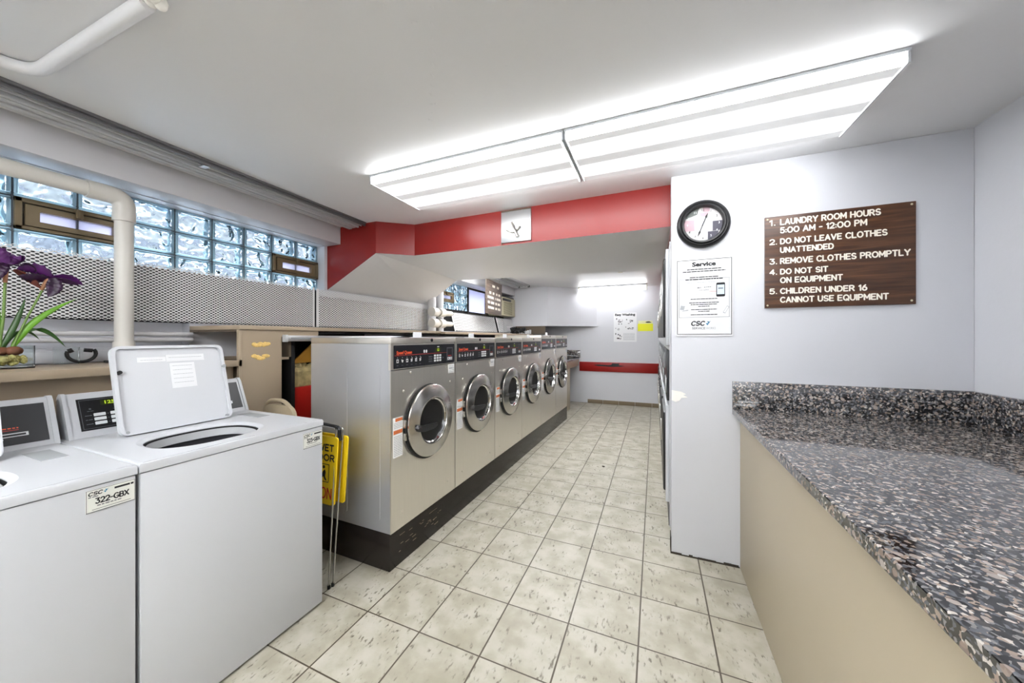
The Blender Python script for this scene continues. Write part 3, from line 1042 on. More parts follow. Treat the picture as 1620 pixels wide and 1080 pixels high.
t = thing('drain_pipe', 'white drain pipe with an elbow in front of the left glass blocks', 'pipe', (-2.65, 0.905, 1.2), world=True)
B().cyl((-2.65, 0.905, 1.20), (-2.65, 0.905, 2.00), 0.0365, n=24).part('riser', M['pvc'], t)
B().cyl((-2.65, -2.0, 2.085), (-2.65, 0.80, 2.085), 0.0365, n=24).part('crossing_pipe', M['pvc'], t)
ep = arc_path([(-2.65, 0.77, 2.085), (-2.65, 0.905, 2.085), (-2.65, 0.905, 1.955)], 0.09, 10)
B().tube(ep, 0.0445, 20).part('elbow', M['pvc'], t)
B().cyl((-2.65, 0.905, 1.20), (-2.65, 0.905, 1.31), 0.042, n=24).part('coupling', M['pvc'], t)

for k, zz in enumerate((1.352, 1.318)):
    B().cyl((-2.742, -2.0, zz), (-2.742, 1.243, zz), 0.013, n=12) \
        .box(XW - 0.0845, -2.742, 0.30, 0.315, zz - 0.006, zz + 0.006).box(XW - 0.0845, -2.742, 1.1, 1.115, zz - 0.006, zz + 0.006) \
        .single('heating_pipe', M['pipe_cool'], ('upper' if k == 0 else 'lower') + ' thin horizontal pipe under the expanded metal, behind the drain pipe', 'pipe', 'heating pipes')
B().box(XW, XW + 0.014, -1.9, 1.243, 1.203, 1.262, bev=0.003).single('wall_batten', M['wall'], 'white skirting batten on the wall at the back of the tan shelf', 'batten')

# risers and elbows in the gap of the mesh guard
t = thing('pipe_manifold', 'pair of white risers with elbows in the gap between the mesh panels', 'pipe', (-2.66, 3.9, 1.405), world=True)
for y_, r_ in ((3.72, 0.052), (3.90, 0.05)):
    B().cyl((-2.68, y_, 1.405), (-2.68, y_, 2.02 if y_ > 3.8 else 1.95), r_, n=20).part('riser', M['pipe_cool'], t)
for zz in (1.665, 1.52):
    B().tube(arc_path([(-2.64, 3.80, zz), (-2.62, 4.11, zz), (-2.76, 4.13, zz)], 0.05, 6), 0.033, 14).part('branch', M['pvc'], t)
    for y_ in (3.72, 3.88):
        B().cyl((-2.645, y_ - 0.055, zz), (-2.645, y_ + 0.055, zz), 0.058, n=18).part('coupling', M['pvc'], t)


# ------------------------------------------------------------------ expanded metal guard panels
def expanded(name, y0, y1, z0, z1, x, label, lean=0.0, py=0.026, pz=0.0172):
    vs, fs = [], []
    ny = int(round((y1 - y0) / py))
    py = (y1 - y0) / ny
    nz = int(round((z1 - z0) / pz))
    pz = (z1 - z0) / nz
    key = {}

    def V(a, b):
        k = (round(a, 5), round(b, 5))
        if k not in key:
            key[k] = len(vs)
            z = z0 + b
            vs.append((x + lean * (1 - b / (z1 - z0)), y0 + a, z))
        return key[k]
    for r in range(2 * nz - 1):
        for c in range(ny + (r % 2)):
            a = (c + (0.5 if r % 2 == 0 else 0.0)) * py
            b = (r + 1) * pz / 2
            if a - py / 2 < -1e-6 or a + py / 2 > ny * py + 1e-6:
                continue
            o = [V(a - py / 2, b), V(a, b - pz / 2), V(a + py / 2, b), V(a, b + pz / 2)]
            hw, hh = py * 0.335, pz * 0.255
            i0 = len(vs)
            for da, db in ((-hw, 0), (-hw * 0.45, -hh), (hw * 0.45, -hh), (hw, 0), (hw * 0.45, hh), (-hw * 0.45, hh)):
                z = z0 + b + db
                vs.append((x + 0.001 + lean * (1 - (b + db) / (z1 - z0)), y0 + a + da, z))
            L, D, R, U = o
            a1, a2, a3, a4, a5, a6 = range(i0, i0 + 6)
            fs += [[L, D, a2, a1], [D, a3, a2], [D, R, a4, a3], [R, U, a5, a4], [U, a6, a5], [U, L, a1, a6]]
    b = B().raw(vs, fs)
    o = b.single(name, M['mesh'], label, 'mesh guard', 'white expanded metal guards', smooth=0)
    sm = o.modifiers.new('thickness', 'SOLIDIFY')
    sm.thickness = 0.002
    for ya in (y0, y1 - 0.012):
        B().raw([(x + 0.004 + lean, ya, z0), (x + 0.004 + lean, ya + 0.022 if ya == y0 else ya + 0.012, z0), (x + 0.004, ya + 0.022 if ya == y0 else ya + 0.012, z1), (x + 0.004, ya, z1),
                (x - 0.002 + lean, ya, z0), (x - 0.002 + lean, ya + 0.022 if ya == y0 else ya + 0.012, z0), (x - 0.002, ya + 0.022 if ya == y0 else ya + 0.012, z1), (x - 0.002, ya, z1)],
               [[0, 1, 2, 3], [7, 6, 5, 4], [0, 3, 7, 4], [1, 5, 6, 2], [0, 4, 5, 1], [3, 2, 6, 7]]).part('edge_strip', M['mesh'], o)
    return o


expanded('mesh_guard', -0.55, 2.10, 1.425, 1.768, -2.745, 'long expanded metal guard under the glass blocks, behind the purple flowers')
expanded('mesh_guard', 2.12, 3.73, 1.425, 1.762, -2.745, 'expanded metal guard below the sloping white stair underside', py=0.03, pz=0.02)
expanded('mesh_guard', 4.20, 5.62, 1.425, 1.70, -2.70, 'expanded metal guard beyond the pipes, below the hanging brown sign', lean=0.07, py=0.036, pz=0.024)
expanded('mesh_guard', 5.66, 6.40, 1.425, 1.70, -2.68, 'short expanded metal guard under the air conditioner', lean=0.07, py=0.036, pz=0.024)

# ------------------------------------------------------------------ shelf, cabinet, worktops
XC = -2.26
B().box(XW, XC, -1.9, 1.243, 1.162, 1.198, bev=0.002).single('wall_shelf', M['tan'], 'tan wall shelf behind the white top loading washers, carrying the flowers', 'shelf')
B().box(-2.33, -2.31, -1.9, 1.243, 0.0, 1.161).single('backing_panel', M['tan'], 'tan panel under the wall shelf behind the washer consoles', 'panel')
cab = thing('storage_cabinet', 'tan cabinet with yellow glue patches and an open cubby, beside the first steel washer', 'cabinet', (-2.5, 1.4, 0), world=True)
c = B()
c.box(XC - 0.02, XC, 1.262, 1.495, 0, 1.378).box(XC - 0.02, XC, 1.495, 1.76, 1.335, 1.378).box(XC - 0.02, XC, 1.76, 5.5, 0, 1.30)
c.box(XC - 0.02, XC, 1.495, 1.76, 0, 0.70)
c.part('front_panel', M['tan'], cab)
B().box(XC - 0.024, XC, 1.245, 1.262, 0, 1.378, bev=0.001).box(XC - 0.024, XC, 1.2435, 1.262, 1.162, 1.198).part('corner_post', M['tan'], cab)
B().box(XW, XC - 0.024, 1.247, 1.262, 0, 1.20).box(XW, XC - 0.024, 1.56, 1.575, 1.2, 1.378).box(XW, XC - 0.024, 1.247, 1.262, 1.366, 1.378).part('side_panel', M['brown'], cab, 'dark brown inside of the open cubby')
B().box(XW, XC - 0.024, 1.247, 1.56, 1.185, 1.20).part('cubby_shelf', M['tan'], cab)
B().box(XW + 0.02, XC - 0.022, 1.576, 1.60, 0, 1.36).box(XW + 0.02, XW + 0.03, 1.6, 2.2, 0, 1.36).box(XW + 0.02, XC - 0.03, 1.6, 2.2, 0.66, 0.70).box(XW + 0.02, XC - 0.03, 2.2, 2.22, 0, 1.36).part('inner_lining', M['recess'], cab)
for zz, sh in ((1.288, 0), (1.212, 1)):
    gl = B()
    for k in range(16):
        yy = 1.325 + 0.085 * k / 15 + rr_.uniform(-0.004, 0.004)
        dz = (-0.010 if abs(k - 7.5) < 3 else 0.004) if sh else 0.0
        gl.ball((XC, yy, zz + dz + rr_.uniform(-0.004, 0.004)), 0.015, 0.12, 1, rr_.uniform(0.55, 0.9))
    gl.part('glue_patch', M['glue'], cab, 'patch of dried yellow glue', smooth=60)
B().box(-2.775, XC + 0.012, 1.243, 3.30, 1.379, 1.405, bev=0.002).single('worktop', M['tan'], 'long tan worktop behind the first three steel washers', 'worktop')
B().box(-2.775, XC + 0.065, 3.302, 6.38, 1.372, 1.40, bev=0.002).box(XC - 0.02, XC, 5.5, 6.38, 0, 1.372).box(-2.775, XC, 6.36, 6.38, 0, 1.372).single('worktop', M['tan'], 'tan worktop behind the far steel washers, under the air conditioner', 'worktop')
t = thing('strip_light', 'pale aluminium strip channel under the worktop edge, behind the first steel washer', 'strip', (XC + 0.02, 1.9, 1.305), world=True)
B().box(XC, XC + 0.035, 1.51, 2.6, 1.306, 1.345, bev=0.003).part('channel', M['alu'], t)
B().box(XC, XC + 0.038, 1.498, 1.515, 1.302, 1.349, bev=0.003).part('end_cap', M['enamel_grey'], t)
B().box(XC + 0.030, XC + 0.037, 1.535, 2.6, 1.322, 1.332).part('slot', M['shade_grey'], t)

# things in the dark opening
t = thing('storage_bin', 'red bin holding crumpled cream paper in the dark cabinet opening', 'bin', (-2.42, 1.72, 0.70), world=True)
B().box(-2.55, -2.30, 1.605, 1.83, 0.70, 0.985, bev=0.012).part('bin_body', M['redplastic'], t)
pb = B()
pb.box(-2.53, -2.315, 1.615, 1.815, 0.96, 1.12, bev=0.03, seg=2)
for k in range(12):
    pb.ball((-2.42 + rr_.uniform(-.07, .07), 1.71 + rr_.uniform(-.07, .07), 1.10 + rr_.uniform(-.01, .04)), rr_.uniform(0.02, 0.035), sub=1)
pb.part('paper_bag', M['paperbag'], t, smooth=0)
B().raw([(-2.34, 1.615, 1.15), (-2.34, 1.80, 1.15), (-2.34, 1.80, 1.31), (-2.35, 1.615, 1.15), (-2.35, 1.80, 1.15), (-2.35, 1.80, 1.31)],
        [[0, 1, 2], [5, 4, 3], [0, 3, 4, 1], [1, 4, 5, 2], [2, 5, 3, 0]]).single('triangle_board', M['mustard'], 'mustard triangular board standing on the cream paper in the cabinet opening', 'board')

# ------------------------------------------------------------------ top loading washers
TLX, TLW, TLY = -1.535, 0.664, 0.558


def csc(b, F, a, z, h, d, mi_ink, mi_teal):
    sl = lambda p, q, e: F(p + (q - z) * 0.2, q, e)
    strokes(b, 'CSC', sl, a, z, h, d, h * 0.26, mi_ink, width=h * 2.8, gap=0.25)
    x0 = a + h * 3.2
    b.prism([(x0, z + h * 0.55), (x0 + h * 0.35, z), (x0 + h * 1.1, z + h * 1.15), (x0 + h * 0.4, z + h * 0.5)], F, d - 0.0004, d, mi_teal)
    b.prism([(x0 + h * 0.2, z + h * 0.95), (x0 + h * 0.6, z + h * 0.6), (x0 + h * 0.75, z + h * 0.95)], F, d - 0.0004, d, mi_teal)


def asset_label(parent, name, code, a0, a1, b0, b1, F):
    b = B().prism(rr2(a0, a1, b0, b1, 0.004), F, 0, 0.0012, 0)
    W_, H_ = a1 - a0, b1 - b0
    b.frame(F, a0 + 0.0008, a1 - 0.0008, b0 + 0.0008, b1 - 0.0008, 0.0012, 0.0014, 2)
    csc(b, F, a0 + W_ * 0.05, b0 + H_ * 0.76, H_ * 0.14, 0.0016, 1, 3)
    b.lines(F, a0 + W_ * 0.05, a0 + W_ * 0.24, b0 + H_ * 0.67, H_ * 0.04, 0.0016, 2, 1)
    b.lines(F, a0 + W_ * 0.56, a0 + W_ * 0.96, b0 + H_ * 0.80, H_ * 0.085, 0.0016, 1, 2, 0.15)
    strokes(b, code, F, a0 + W_ * 0.19, b0 + H_ * 0.37, H_ * 0.22, 0.0016, H_ * 0.048, 1, width=W_ * 0.66, gap=0.22)
    b.lines(F, a0 + W_ * 0.22, a0 + W_ * 0.7, b0 + H_ * 0.25, H_ * 0.04, 0.0016, 2, 4)
    b.rect(F, a0 + W_ * 0.12, a0 + W_ * 0.9, b0 + H_ * 0.12, b0 + H_ * 0.14, 0.0016, 2, 0.0003)
    b.rect(F, a0 + W_ * 0.02, a0 + W_ * 0.98, b0 + H_ * 0.02, b0 + H_ * 0.05, 0.0016, 2, 0.0003)
    return b.part(name, [M['offwhite'], M['ink'], M['greyink'], M['teal']], parent)


def ring_plate(b, outer, inner, z, mi=0):
    """flat plate with a hole: outer and inner outlines with the same number of points"""
    n = len(outer)
    b.raw([(x, y, z) for x, y in outer] + [(x, y, z) for x, y in inner], [[i, (i + 1) % n, n + (i + 1) % n, n + i] for i in range(n)], mi)


def make_top_loader(label, code):
    t = thing('washing_machine', label, 'washing machine', (TLX, TLY, 0), group='white top loading washers')
    W = TLW
    D = 0.665
    b = B()
    b.box(-0.05, 0, 0.003, W - 0.003, 0.012, 0.890, bev=0.004).box(-D, -D + 0.02, 0.003, W - 0.003, 0.012, 0.890).box(-D + 0.02, -0.05, 0.003, 0.02, 0.012, 0.890) \
        .box(-D + 0.02, -0.05, W - 0.02, W - 0.003, 0.012, 0.890).box(-D + 0.02, -0.05, 0.02, W - 0.02, 0.012, 0.05)
    b.part('body', M['enamel'], t)
    for xx in (-0.06, -D + 0.06):
        for yy in (0.06, W - 0.06):
            B().cyl((xx, yy, 0), (xx, yy, 0.014), 0.022, n=14).part('foot', M['rubber'], t)
    # deck with the tub opening
    b = B()
    n = 64
    cx, cy, ax, ay = -0.232, 0.288, 0.150, 0.178
    outer, inner, rim = [], [], []
    for i in range(n):
        a = 2 * PI * i / n
        ca, sa = math.cos(a), math.sin(a)
        k = (abs(ca) ** 2.6 + abs(sa) ** 2.6) ** (-1 / 2.6)
        inner.append((cx + ax * k * ca, cy + ay * k * sa))
        rim.append((cx + (ax + 0.018) * k * ca, cy + (ay + 0.018) * k * sa))
        # point on the deck outline
        tx = ((0.0 - 0.008) - cx) / ca if ca > 1e-6 else ((-D + 0.008) - cx) / ca if ca < -1e-6 else 1e9
        ty = ((W - 0.008) - cy) / sa if sa > 1e-6 else (0.008 - cy) / sa if sa < -1e-6 else 1e9
        s_ = min(tx, ty)
        outer.append((cx + s_ * ca, cy + s_ * sa))
    ztop = 0.923
    ring_plate(b, outer, rim, ztop)
    b.raw([(x, y, ztop) for x, y in rim] + [(x, y, ztop - 0.008) for x, y in inner] + [(x, y, ztop - 0.012) for x, y in inner],
          [[i, (i + 1) % n, n + (i + 1) % n, n + i] for i in range(n)] + [[n + i, n + (i + 1) % n, 2 * n + (i + 1) % n, 2 * n + i] for i in range(n)])
    # rounded rim skirt of the deck
    sk = []
    for o_, z_ in ((0.0, ztop), (0.005, ztop - 0.002), (0.008, ztop - 0.008), (0.008, ztop - 0.030)):
        sk.append([(-D + 0.008 - o_, 0.008 - o_, z_), (-0.008 + o_ + 0.002, 0.008 - o_, z_), (-0.008 + o_ + 0.002, W - 0.008 + o_, z_), (-D + 0.008 - o_, W - 0.008 + o_, z_)])
    vs = [p for r in sk for p in r]
    # corners of the plate, so the skirt closes against it
    b.raw(vs, [[r * 4 + i, r * 4 + (i + 1) % 4, (r + 1) * 4 + (i + 1) % 4, (r + 1) * 4 + i] for r in range(3) for i in range(4)])
    cr = [(-D + 0.008, 0.008), (-0.008, 0.008), (-0.008, W - 0.008), (-D + 0.008, W - 0.008)]
    for cxx, cyy in cr:      # small triangles to the sharp corners
        near = sorted(outer, key=lambda p: (p[0] - cxx) ** 2 + (p[1] - cyy) ** 2)[:2]
        b.raw([(cxx, cyy, ztop), (near[0][0], near[0][1], ztop), (near[1][0], near[1][1], ztop)], [[0, 1, 2]])
    dk = b.part('top_deck', M['enamel'], t)
    # sunken tray beside the lid
    b = B().box(-0.50, -0.33, 0.555, 0.615, ztop - 0.001, ztop + 0.0012, bev=0.0005)
    b.part('bleach_tray', M['shade_grey'], dk, 'grey sunken dispenser strip')
    # tub gasket, ring and tub
    def wall_ring(k0, za, k1, zb_):
        A = [(cx + (x - cx) * k0, cy + (y - cy) * k0, za) for x, y in inner] + [(cx + (x - cx) * k1, cy + (y - cy) * k1, zb_) for x, y in inner]
        return A, [[i, (i + 1) % n, n + (i + 1) % n, n + i] for i in range(n)]
    B().raw(*wall_ring(1.0, ztop - 0.012, 1.0, ztop - 0.026)).raw(*wall_ring(1.0, ztop - 0.026, 0.97, ztop - 0.026)).part('tub_gasket', M['rubber'], t)
    B().raw(*wall_ring(0.97, ztop - 0.022, 0.955, ztop - 0.018)).raw(*wall_ring(0.955, ztop - 0.018, 0.945, ztop - 0.050)).part('tub_ring', M['enamel_grey'], t)
    B().raw(*wall_ring(0.945, ztop - 0.050, 1.0, ztop - 0.055)).raw(*wall_ring(1.0, ztop - 0.055, 1.0, ztop - 0.30)).raw([(x, y, ztop - 0.30) for x, y in inner], [list(range(n))]).part('tub', M['darkgrey'], t)
    # raised lid
    ly0, ly1 = 0.112, 0.512
    L = 0.378
    lean = math.radians(15)
    hx_, hz = -0.462, ztop + 0.004

    def LF(a, b_, d):
        # frame on the underside of the lid: a = y, b = up along the lid, d = out towards the front
        return (hx_ - b_ * math.sin(lean) + d * math.cos(lean), a, hz + b_ * math.cos(lean) + d * math.sin(lean))
    b = B()
    out = rr2(ly0, ly1, 0, L, 0.028, 6)
    inn = rr2(ly0 + 0.012, ly1 - 0.012, 0.010, L - 0.012, 0.022, 6)
    nn = len(out)
    ri_ = lambda i: (i + 1) % nn
    vs = [LF(a, q, -0.014) for a, q in out] + [LF(a, q, 0.008) for a, q in out] + [LF(a, q, 0.008) for a, q in inn] + [LF(a, q, -0.004) for a, q in inn]
    fs = [list(range(nn))[::-1]]
    for lv in range(3):
        fs += [[lv * nn + i, lv * nn + ri_(i), (lv + 1) * nn + ri_(i), (lv + 1) * nn + i] for i in range(nn)]
    fs.append([3 * nn + i for i in range(nn)])
    b.raw(vs, fs)
    ld = b.part('lid', M['enamel'], t)
    b = B()
    b.cyl(LF(ly0 + 0.020, L * 0.70, -0.003), LF(ly0 + 0.020, L * 0.70, 0.010), 0.008, n=14)
    b.part('bumper', M['rubber'], ld)
    for yy in (ly0 + 0.022, ly1 - 0.022):
        B().cyl(LF(yy, 0.012, -0.004), LF(yy, 0.012, 0.009), 0.006, n=12).part('lid_screw', M['shade_grey'], ld)
    B().cyl(LF(ly1 - 0.006, L * 0.70, 0.0), LF(ly1 - 0.006, L * 0.70, 0.013), 0.008, n=12).part('lid_catch', M['shade_grey'], ld)
    for p_, q_, r_, t_ in ((ly0 + 0.080, ly0 + 0.175, L - 0.072, L - 0.050), (ly0 + 0.176, ly1 - 0.080, L - 0.074, L - 0.042), (ly0 + 0.185, ly0 + 0.278, L - 0.200, L - 0.082)):
        b = B().rect(LF, p_, q_, r_, t_, -0.0032, 0, 0.0006)
        for k in range(max(1, int((t_ - r_) / 0.022))):
            b.lines(LF, p_ + 0.010, q_ - 0.010, t_ - 0.014 - k * 0.020, 0.0018, -0.0028, 1, k)
        b.part('instruction_sticker', [M['white'], M['paleink']], ld, 'white paper instruction sticker')
    # console
    prof = [(-0.598, ztop - 0.002), (-0.672, 1.080), (-0.686, 1.096), (-0.705, 1.096), (-0.720, 1.082), (-0.724, 1.0), (-0.724, ztop - 0.002)]
    b = B()
    y0, y1 = 0.022, W + 0.001
    vs = [(x, y0, z) for x, z in prof] + [(x, y1, z) for x, z in prof]
    k = len(prof)
    b.raw(vs, [[i, (i + 1) % k, k + (i + 1) % k, k + i] for i in range(k)] + [list(range(k))[::-1], list(range(k, 2 * k))])
    # raised end cheeks
    for ya, yb in ((0.018, 0.030), (W - 0.012, W + 0.0015)):
        vs = [(x + 0.004, ya, z + 0.004 if z > 1 else z) for x, z in prof] + [(x + 0.004, yb, z + 0.004 if z > 1 else z) for x, z in prof]
        b.raw(vs, [[i, (i + 1) % k, k + (i + 1) % k, k + i] for i in range(k)] + [list(range(k))[::-1], list(range(k, 2 * k))])
    cs = b.part('console', M['enamel'], t)
    ca = math.atan2(0.074, 1.080 - ztop + 0.002)

    def CF(a, q, d):
        a = a - 0.014 if a < 0.33 else a + 0.042
        return (-0.598 - q * math.sin(ca) + d * math.cos(ca), a, ztop - 0.002 + q * math.cos(ca) + d * math.sin(ca))
    b = B()
    b.rect(CF, 0.068, 0.305, 0.030, 0.168, 0.002, 0, 0.002)
    b.frame(CF, 0.074, 0.299, 0.036, 0.162, 0.0016, 0.0026, 1)
    for r in range(3):
        for c_ in range(4):
            a = 0.108 + c_ * 0.048
            b.prism(rr2(a, a + 0.034, 0.050 + r * 0.0185, 0.063 + r * 0.0185, 0.002, 2), CF, 0.002, 0.0036, 2)
            b.rect(CF, a - 0.009, a - 0.005, 0.054 + r * 0.0185, 0.058 + r * 0.0185, 0.003, 1)
        b.lines(CF, 0.084, 0.100, 0.054 + r * 0.0185, 0.003, 0.003, 1, r)
    for a in (0.098, 0.172, 0.196):
        b.rect(CF, a, a + 0.006, 0.118, 0.124, 0.003, 1)
        b.lines(CF, a - 0.006, a + 0.012, 0.110, 0.0025, 0.003, 1, int(a * 1000))
    kp = b.part('control_panel', [M['black'], M['greyink'], M['key']], cs)
    b = B().rect(CF, 0.133, 0.185, 0.133, 0.155, 0.0032, 0)
    b.text('125', CF, 0.145, 0.137, 0.014, 0.0040, 1, width=0.030, bold=0.02)
    b.part('display', [M['lcdbg'], M['lcd']], kp, 'green lit digits 125')
    b = B()
    b.rect(CF, 0.352, 0.600, 0.022, 0.172, 0.002, 0, 0.002)
    b.rect(CF, 0.405, 0.555, 0.052, 0.066, 0.0034, 1, 0.0014)
    b.rect(CF, 0.411, 0.549, 0.055, 0.062, 0.0042, 0, 0.0014)
    b.rect(CF, 0.425, 0.535, 0.076, 0.0785, 0.003, 2)
    b.lines(CF, 0.425, 0.535, 0.083, 0.004, 0.003, 3, 3)
    b.rect(CF, 0.465, 0.500, 0.043, 0.049, 0.003, 1)
    b.part('card_reader', [M['darkgrey'], M['key'], M['redline'], M['orange']], cs, 'dark card reader plate with a white slot')
    asset_label(t, 'asset_label', code, 0.558, 0.659, 0.800, 0.874, FX(0.0)) if code.startswith('323') else asset_label(t, 'asset_label', code, 0.555, 0.659, 0.812, 0.880, FX(0.0))
    return t


make_top_loader('white top loader with its lid up, asset tag 323, next to the wet floor sign', '323-GBX')
t2 = make_top_loader('white top loader tagged 322 at the left edge of the photo', '322-GBX')
t2.location = (TLX, TLY - TLW - 0.004, 0)

# ------------------------------------------------------------------ front loading washers
RA = -math.radians(0.79)
W = 0.668
P0 = Vector((-1.386, 1.526, 0.0))
RD = Vector((math.sin(-RA), math.cos(RA), 0))
PH = 0.212
pl = thing('washer_plinth', 'long dark brown plinth under the row of steel washers', 'plinth', P0, RA)
B().box(-0.655, 0.0, 0.0, 6 * W + 0.01, 0, PH - 0.001, bev=0.003).part('base', M['plinth'], pl)
sc_ = B()
for k in range(26):
    yy, zz = rr_.uniform(0.05, 0.5), rr_.uniform(0.06, 0.17)
    sc_.rect(FX(0.0), yy, yy + rr_.uniform(0.01, 0.05), zz, zz + 0.0025, 0.0006)
sc_.part('scratches', M['baseboard'], pl, 'pale scuff marks near the plinth corner')


def make_front_loader(label):
    t = thing('washing_machine', label, 'washing machine', P0 + Vector((0, 0, PH)), RA, group='stainless front loading washers')
    F = FX(0.0)
    H_, D = 1.082, 0.655
    w0, w1 = 0.004, W - 0.004
    FP = lambda a, q, d: F(a, 0.938 + (q - 0.938) * 1.38, d)
    yc, zc, rh = 0.352, 0.580, 0.168
    # cabinet: sides, back, bottom
    b = B()
    b.raw([(0, w0, 0), (0, w1, 0), (-D, w1, 0), (-D, w0, 0), (0, w0, H_), (0, w1, H_), (-D, w1, H_), (-D, w0, H_)],
          [[0, 3, 2, 1], [0, 4, 7, 3], [1, 2, 6, 5], [3, 7, 6, 2], [4, 5, 6, 7]])
    # pressed panels on the side
    for x0, x1 in ((-0.56, -0.335), (-0.305, -0.075)):
        Fs = lambda a, q, d: (a, w0 - d, q)
        b.prism(rr2(x0, x1, 0.06, 0.985, 0.02), Fs, -0.001, 0.0025)
    b.part('cabinet', M['steel_side'], t)
    # front sheet with the door hole
    b = B()
    n = 64
    zt = 0.928
    outer, inner = [], []
    for i in range(n):
        a = 2 * PI * i / n
        ca, sa = math.cos(a), math.sin(a)
        inner.append((yc + rh * ca, zc + rh * sa))
        tx = (w1 - yc) / ca if ca > 1e-6 else (w0 - yc) / ca if ca < -1e-6 else 1e9
        ty = (zt - zc) / sa if sa > 1e-6 else (0.0 - zc) / sa if sa < -1e-6 else 1e9
        s_ = min(tx, ty)
        outer.append((yc + s_ * ca, zc + s_ * sa))
    fs = [[i, (i + 1) % n, n + (i + 1) % n, n + i] for i in range(n)]
    b.raw([(0.004, y, z) for y, z in outer] + [(0.004, y, z) for y, z in inner], fs)
    cors = [(w0, 0.0), (w1, 0.0), (w1, zt), (w0, zt)]
    for cy_, cz_ in cors:
        near = sorted(outer, key=lambda p: (p[0] - cy_) ** 2 + (p[1] - cz_) ** 2)[:2]
        b.raw([(0.004, cy_, cz_), (0.004,) + near[0], (0.004,) + near[1]], [[0, 1, 2]])
    for (ya, za), (yb, zb_) in zip(cors, cors[1:] + cors[:1]):
        b.raw([(0.004, ya, za), (0.004, yb, zb_), (-0.002, yb, zb_), (-0.002, ya, za)], [[0, 1, 2, 3]])
    for yy, zz in ((0.175, 0.905), (0.11, 0.80), (0.555, 0.905), (0.605, 0.80), (0.10, 0.09), (0.57, 0.09)):
        b.lathe([(0.008, 0.0), (0.008, 0.002), (0.005, 0.004), (0.0, 0.0045)], (0.004, yy, zz), (1, 0, 0), 12)
    for k in range(4):
        b.lathe([(0.0045, 0.0), (0.0045, 0.004), (0.0, 0.005)], (0.004, yc + 0.248, zc - 0.02 + k * 0.022), (1, 0, 0), 10)
    b.part('front_panel', M['steel'], t)
    # top fascia strip and lid
    b = B().box(-0.012, 0.004, w0 - 0.0005, w1, 0.932, H_)
    b.part('fascia', M['steel'], t)
    b = B().box(-D, 0.006, w0 - 0.001, w1 + 0.001, H_ + 0.001, H_ + 0.036, bev=0.002)
    tp = b.part('top_cover', M['steel'], t)
    B().cyl((0.006, 0.38, H_ + 0.02), (0.010, 0.38, H_ + 0.02), 0.011, n=16).part('lock', M['black'], tp)
    # control panel
    b = B()
    p0, p1, q0, q1 = 0.026, 0.652, 0.938, 1.036
    b.prism(rr2(p0, p1, q0, q1, 0.004, 3), FP, 0.003, 0.008, 0)
    zl = 0.992
    b.rect(FP, p0 + 0.004, 0.555, zl, zl + 0.0018, 0.0088, 1)
    b.text('Speed Queen', FP, 0.044, zl + 0.006, 0.014, 0.0090, 2, width=0.135, bold=0.03, shear=0.15)
    for a in (0.292, 0.314):
        b.prism(rr2(a, a + 0.014, zl + 0.006, zl + 0.020, 0.004, 3), FP, 0.008, 0.009, 3)
    # programme symbols
    rq = random.Random(11)
    for k in range(6):
        a = 0.045 + k * 0.041
        b.rect(FP, a + 0.006, a + 0.010, 0.982, 0.985, 0.009, 3)
        if k % 2 == 0:
            b.frame(FP, a, a + 0.018, 0.962, 0.977, 0.004, 0.009, 3)
        else:
            b.prism([(a, 0.976), (a + 0.018, 0.972), (a + 0.012, 0.962), (a + 0.004, 0.964)], FP, 0.008, 0.009, 3)
        if k > 2:
            b.prism([(a, 0.964), (a + 0.005, 0.962), (a + 0.018, 0.980), (a + 0.014, 0.981)], FP, 0.008, 0.009, 3)
        b.lines(FP, a, a + 0.016, 0.949, 0.003, 0.009, 4, k)
    for r in range(3):
        for c_ in range(3):
            a, q = 0.402 + c_ * 0.030, 0.952 + r * 0.0125
            b.prism(rr2(a, a + 0.022, q, q + 0.009, 0.002, 2), FP, 0.008, 0.0098, 5)
    b.rect(FP, 0.500, 0.514, 0.965, 0.972, 0.009, 4)
    for k in range(3):
        b.lines(FP, 0.345, 0.385, 0.953 + k * 0.011, 0.005, 0.009, 4, 20 + k)
    b.rect(FP, 0.440, 0.462, 1.022, 1.026, 0.009, 3)
    b.frame(FP, 0.552, 0.628, 0.950, 1.018, 0.0045, 0.0095, 4)
    b.frame(FP, 0.562, 0.618, 0.955, 0.968, 0.004, 0.0095, 5)
    b.rect(FP, 0.583, 0.597, 0.955, 0.965, 0.0096, 5)
    b.rect(FP, 0.568, 0.612, 0.974, 0.977, 0.0092, 1)
    cp_ = b.part('control_panel', [M['blackpanel'], M['redline'], M['orange'], M['white'], M['greyink'], M['key']], t)
    b = B().rect(FP, 0.415, 0.478, 1.000, 1.018, 0.009, 0)
    b.text('S2', FP, 0.438, 1.003, 0.012, 0.0098, 1, width=0.022, bold=0.02)
    b.part('display', [M['lcdbg'], M['lcd']], cp_, 'small lit yellow green display')
    # drum
    b = B()
    dr = [(0.168, 0.0), (0.170, -0.02), (0.158, -0.05), (0.158, -0.07), (0.205, -0.08), (0.205, -0.42), (0.0, -0.42)]
    b.lathe(dr, (0.004, yc, zc), (1, 0, 0), 48)
    for k in range(3):
        a = 2 * PI * k / 3 + 0.4
        u, v = math.cos(a), math.sin(a)
        b.raw([(x, yc + u * r + pu * s, zc + v * r + pv * s) for x in (-0.09, -0.41) for r, s in ((0.205, 0.03), (0.15, 0.0), (0.205, -0.03)) for pu, pv in ((-v, u),)],
              [[0, 1, 4, 3], [1, 2, 5, 4], [0, 2, 1], [3, 4, 5]])
    b.part('drum', M['drum'], t)
    # door
    b = B()
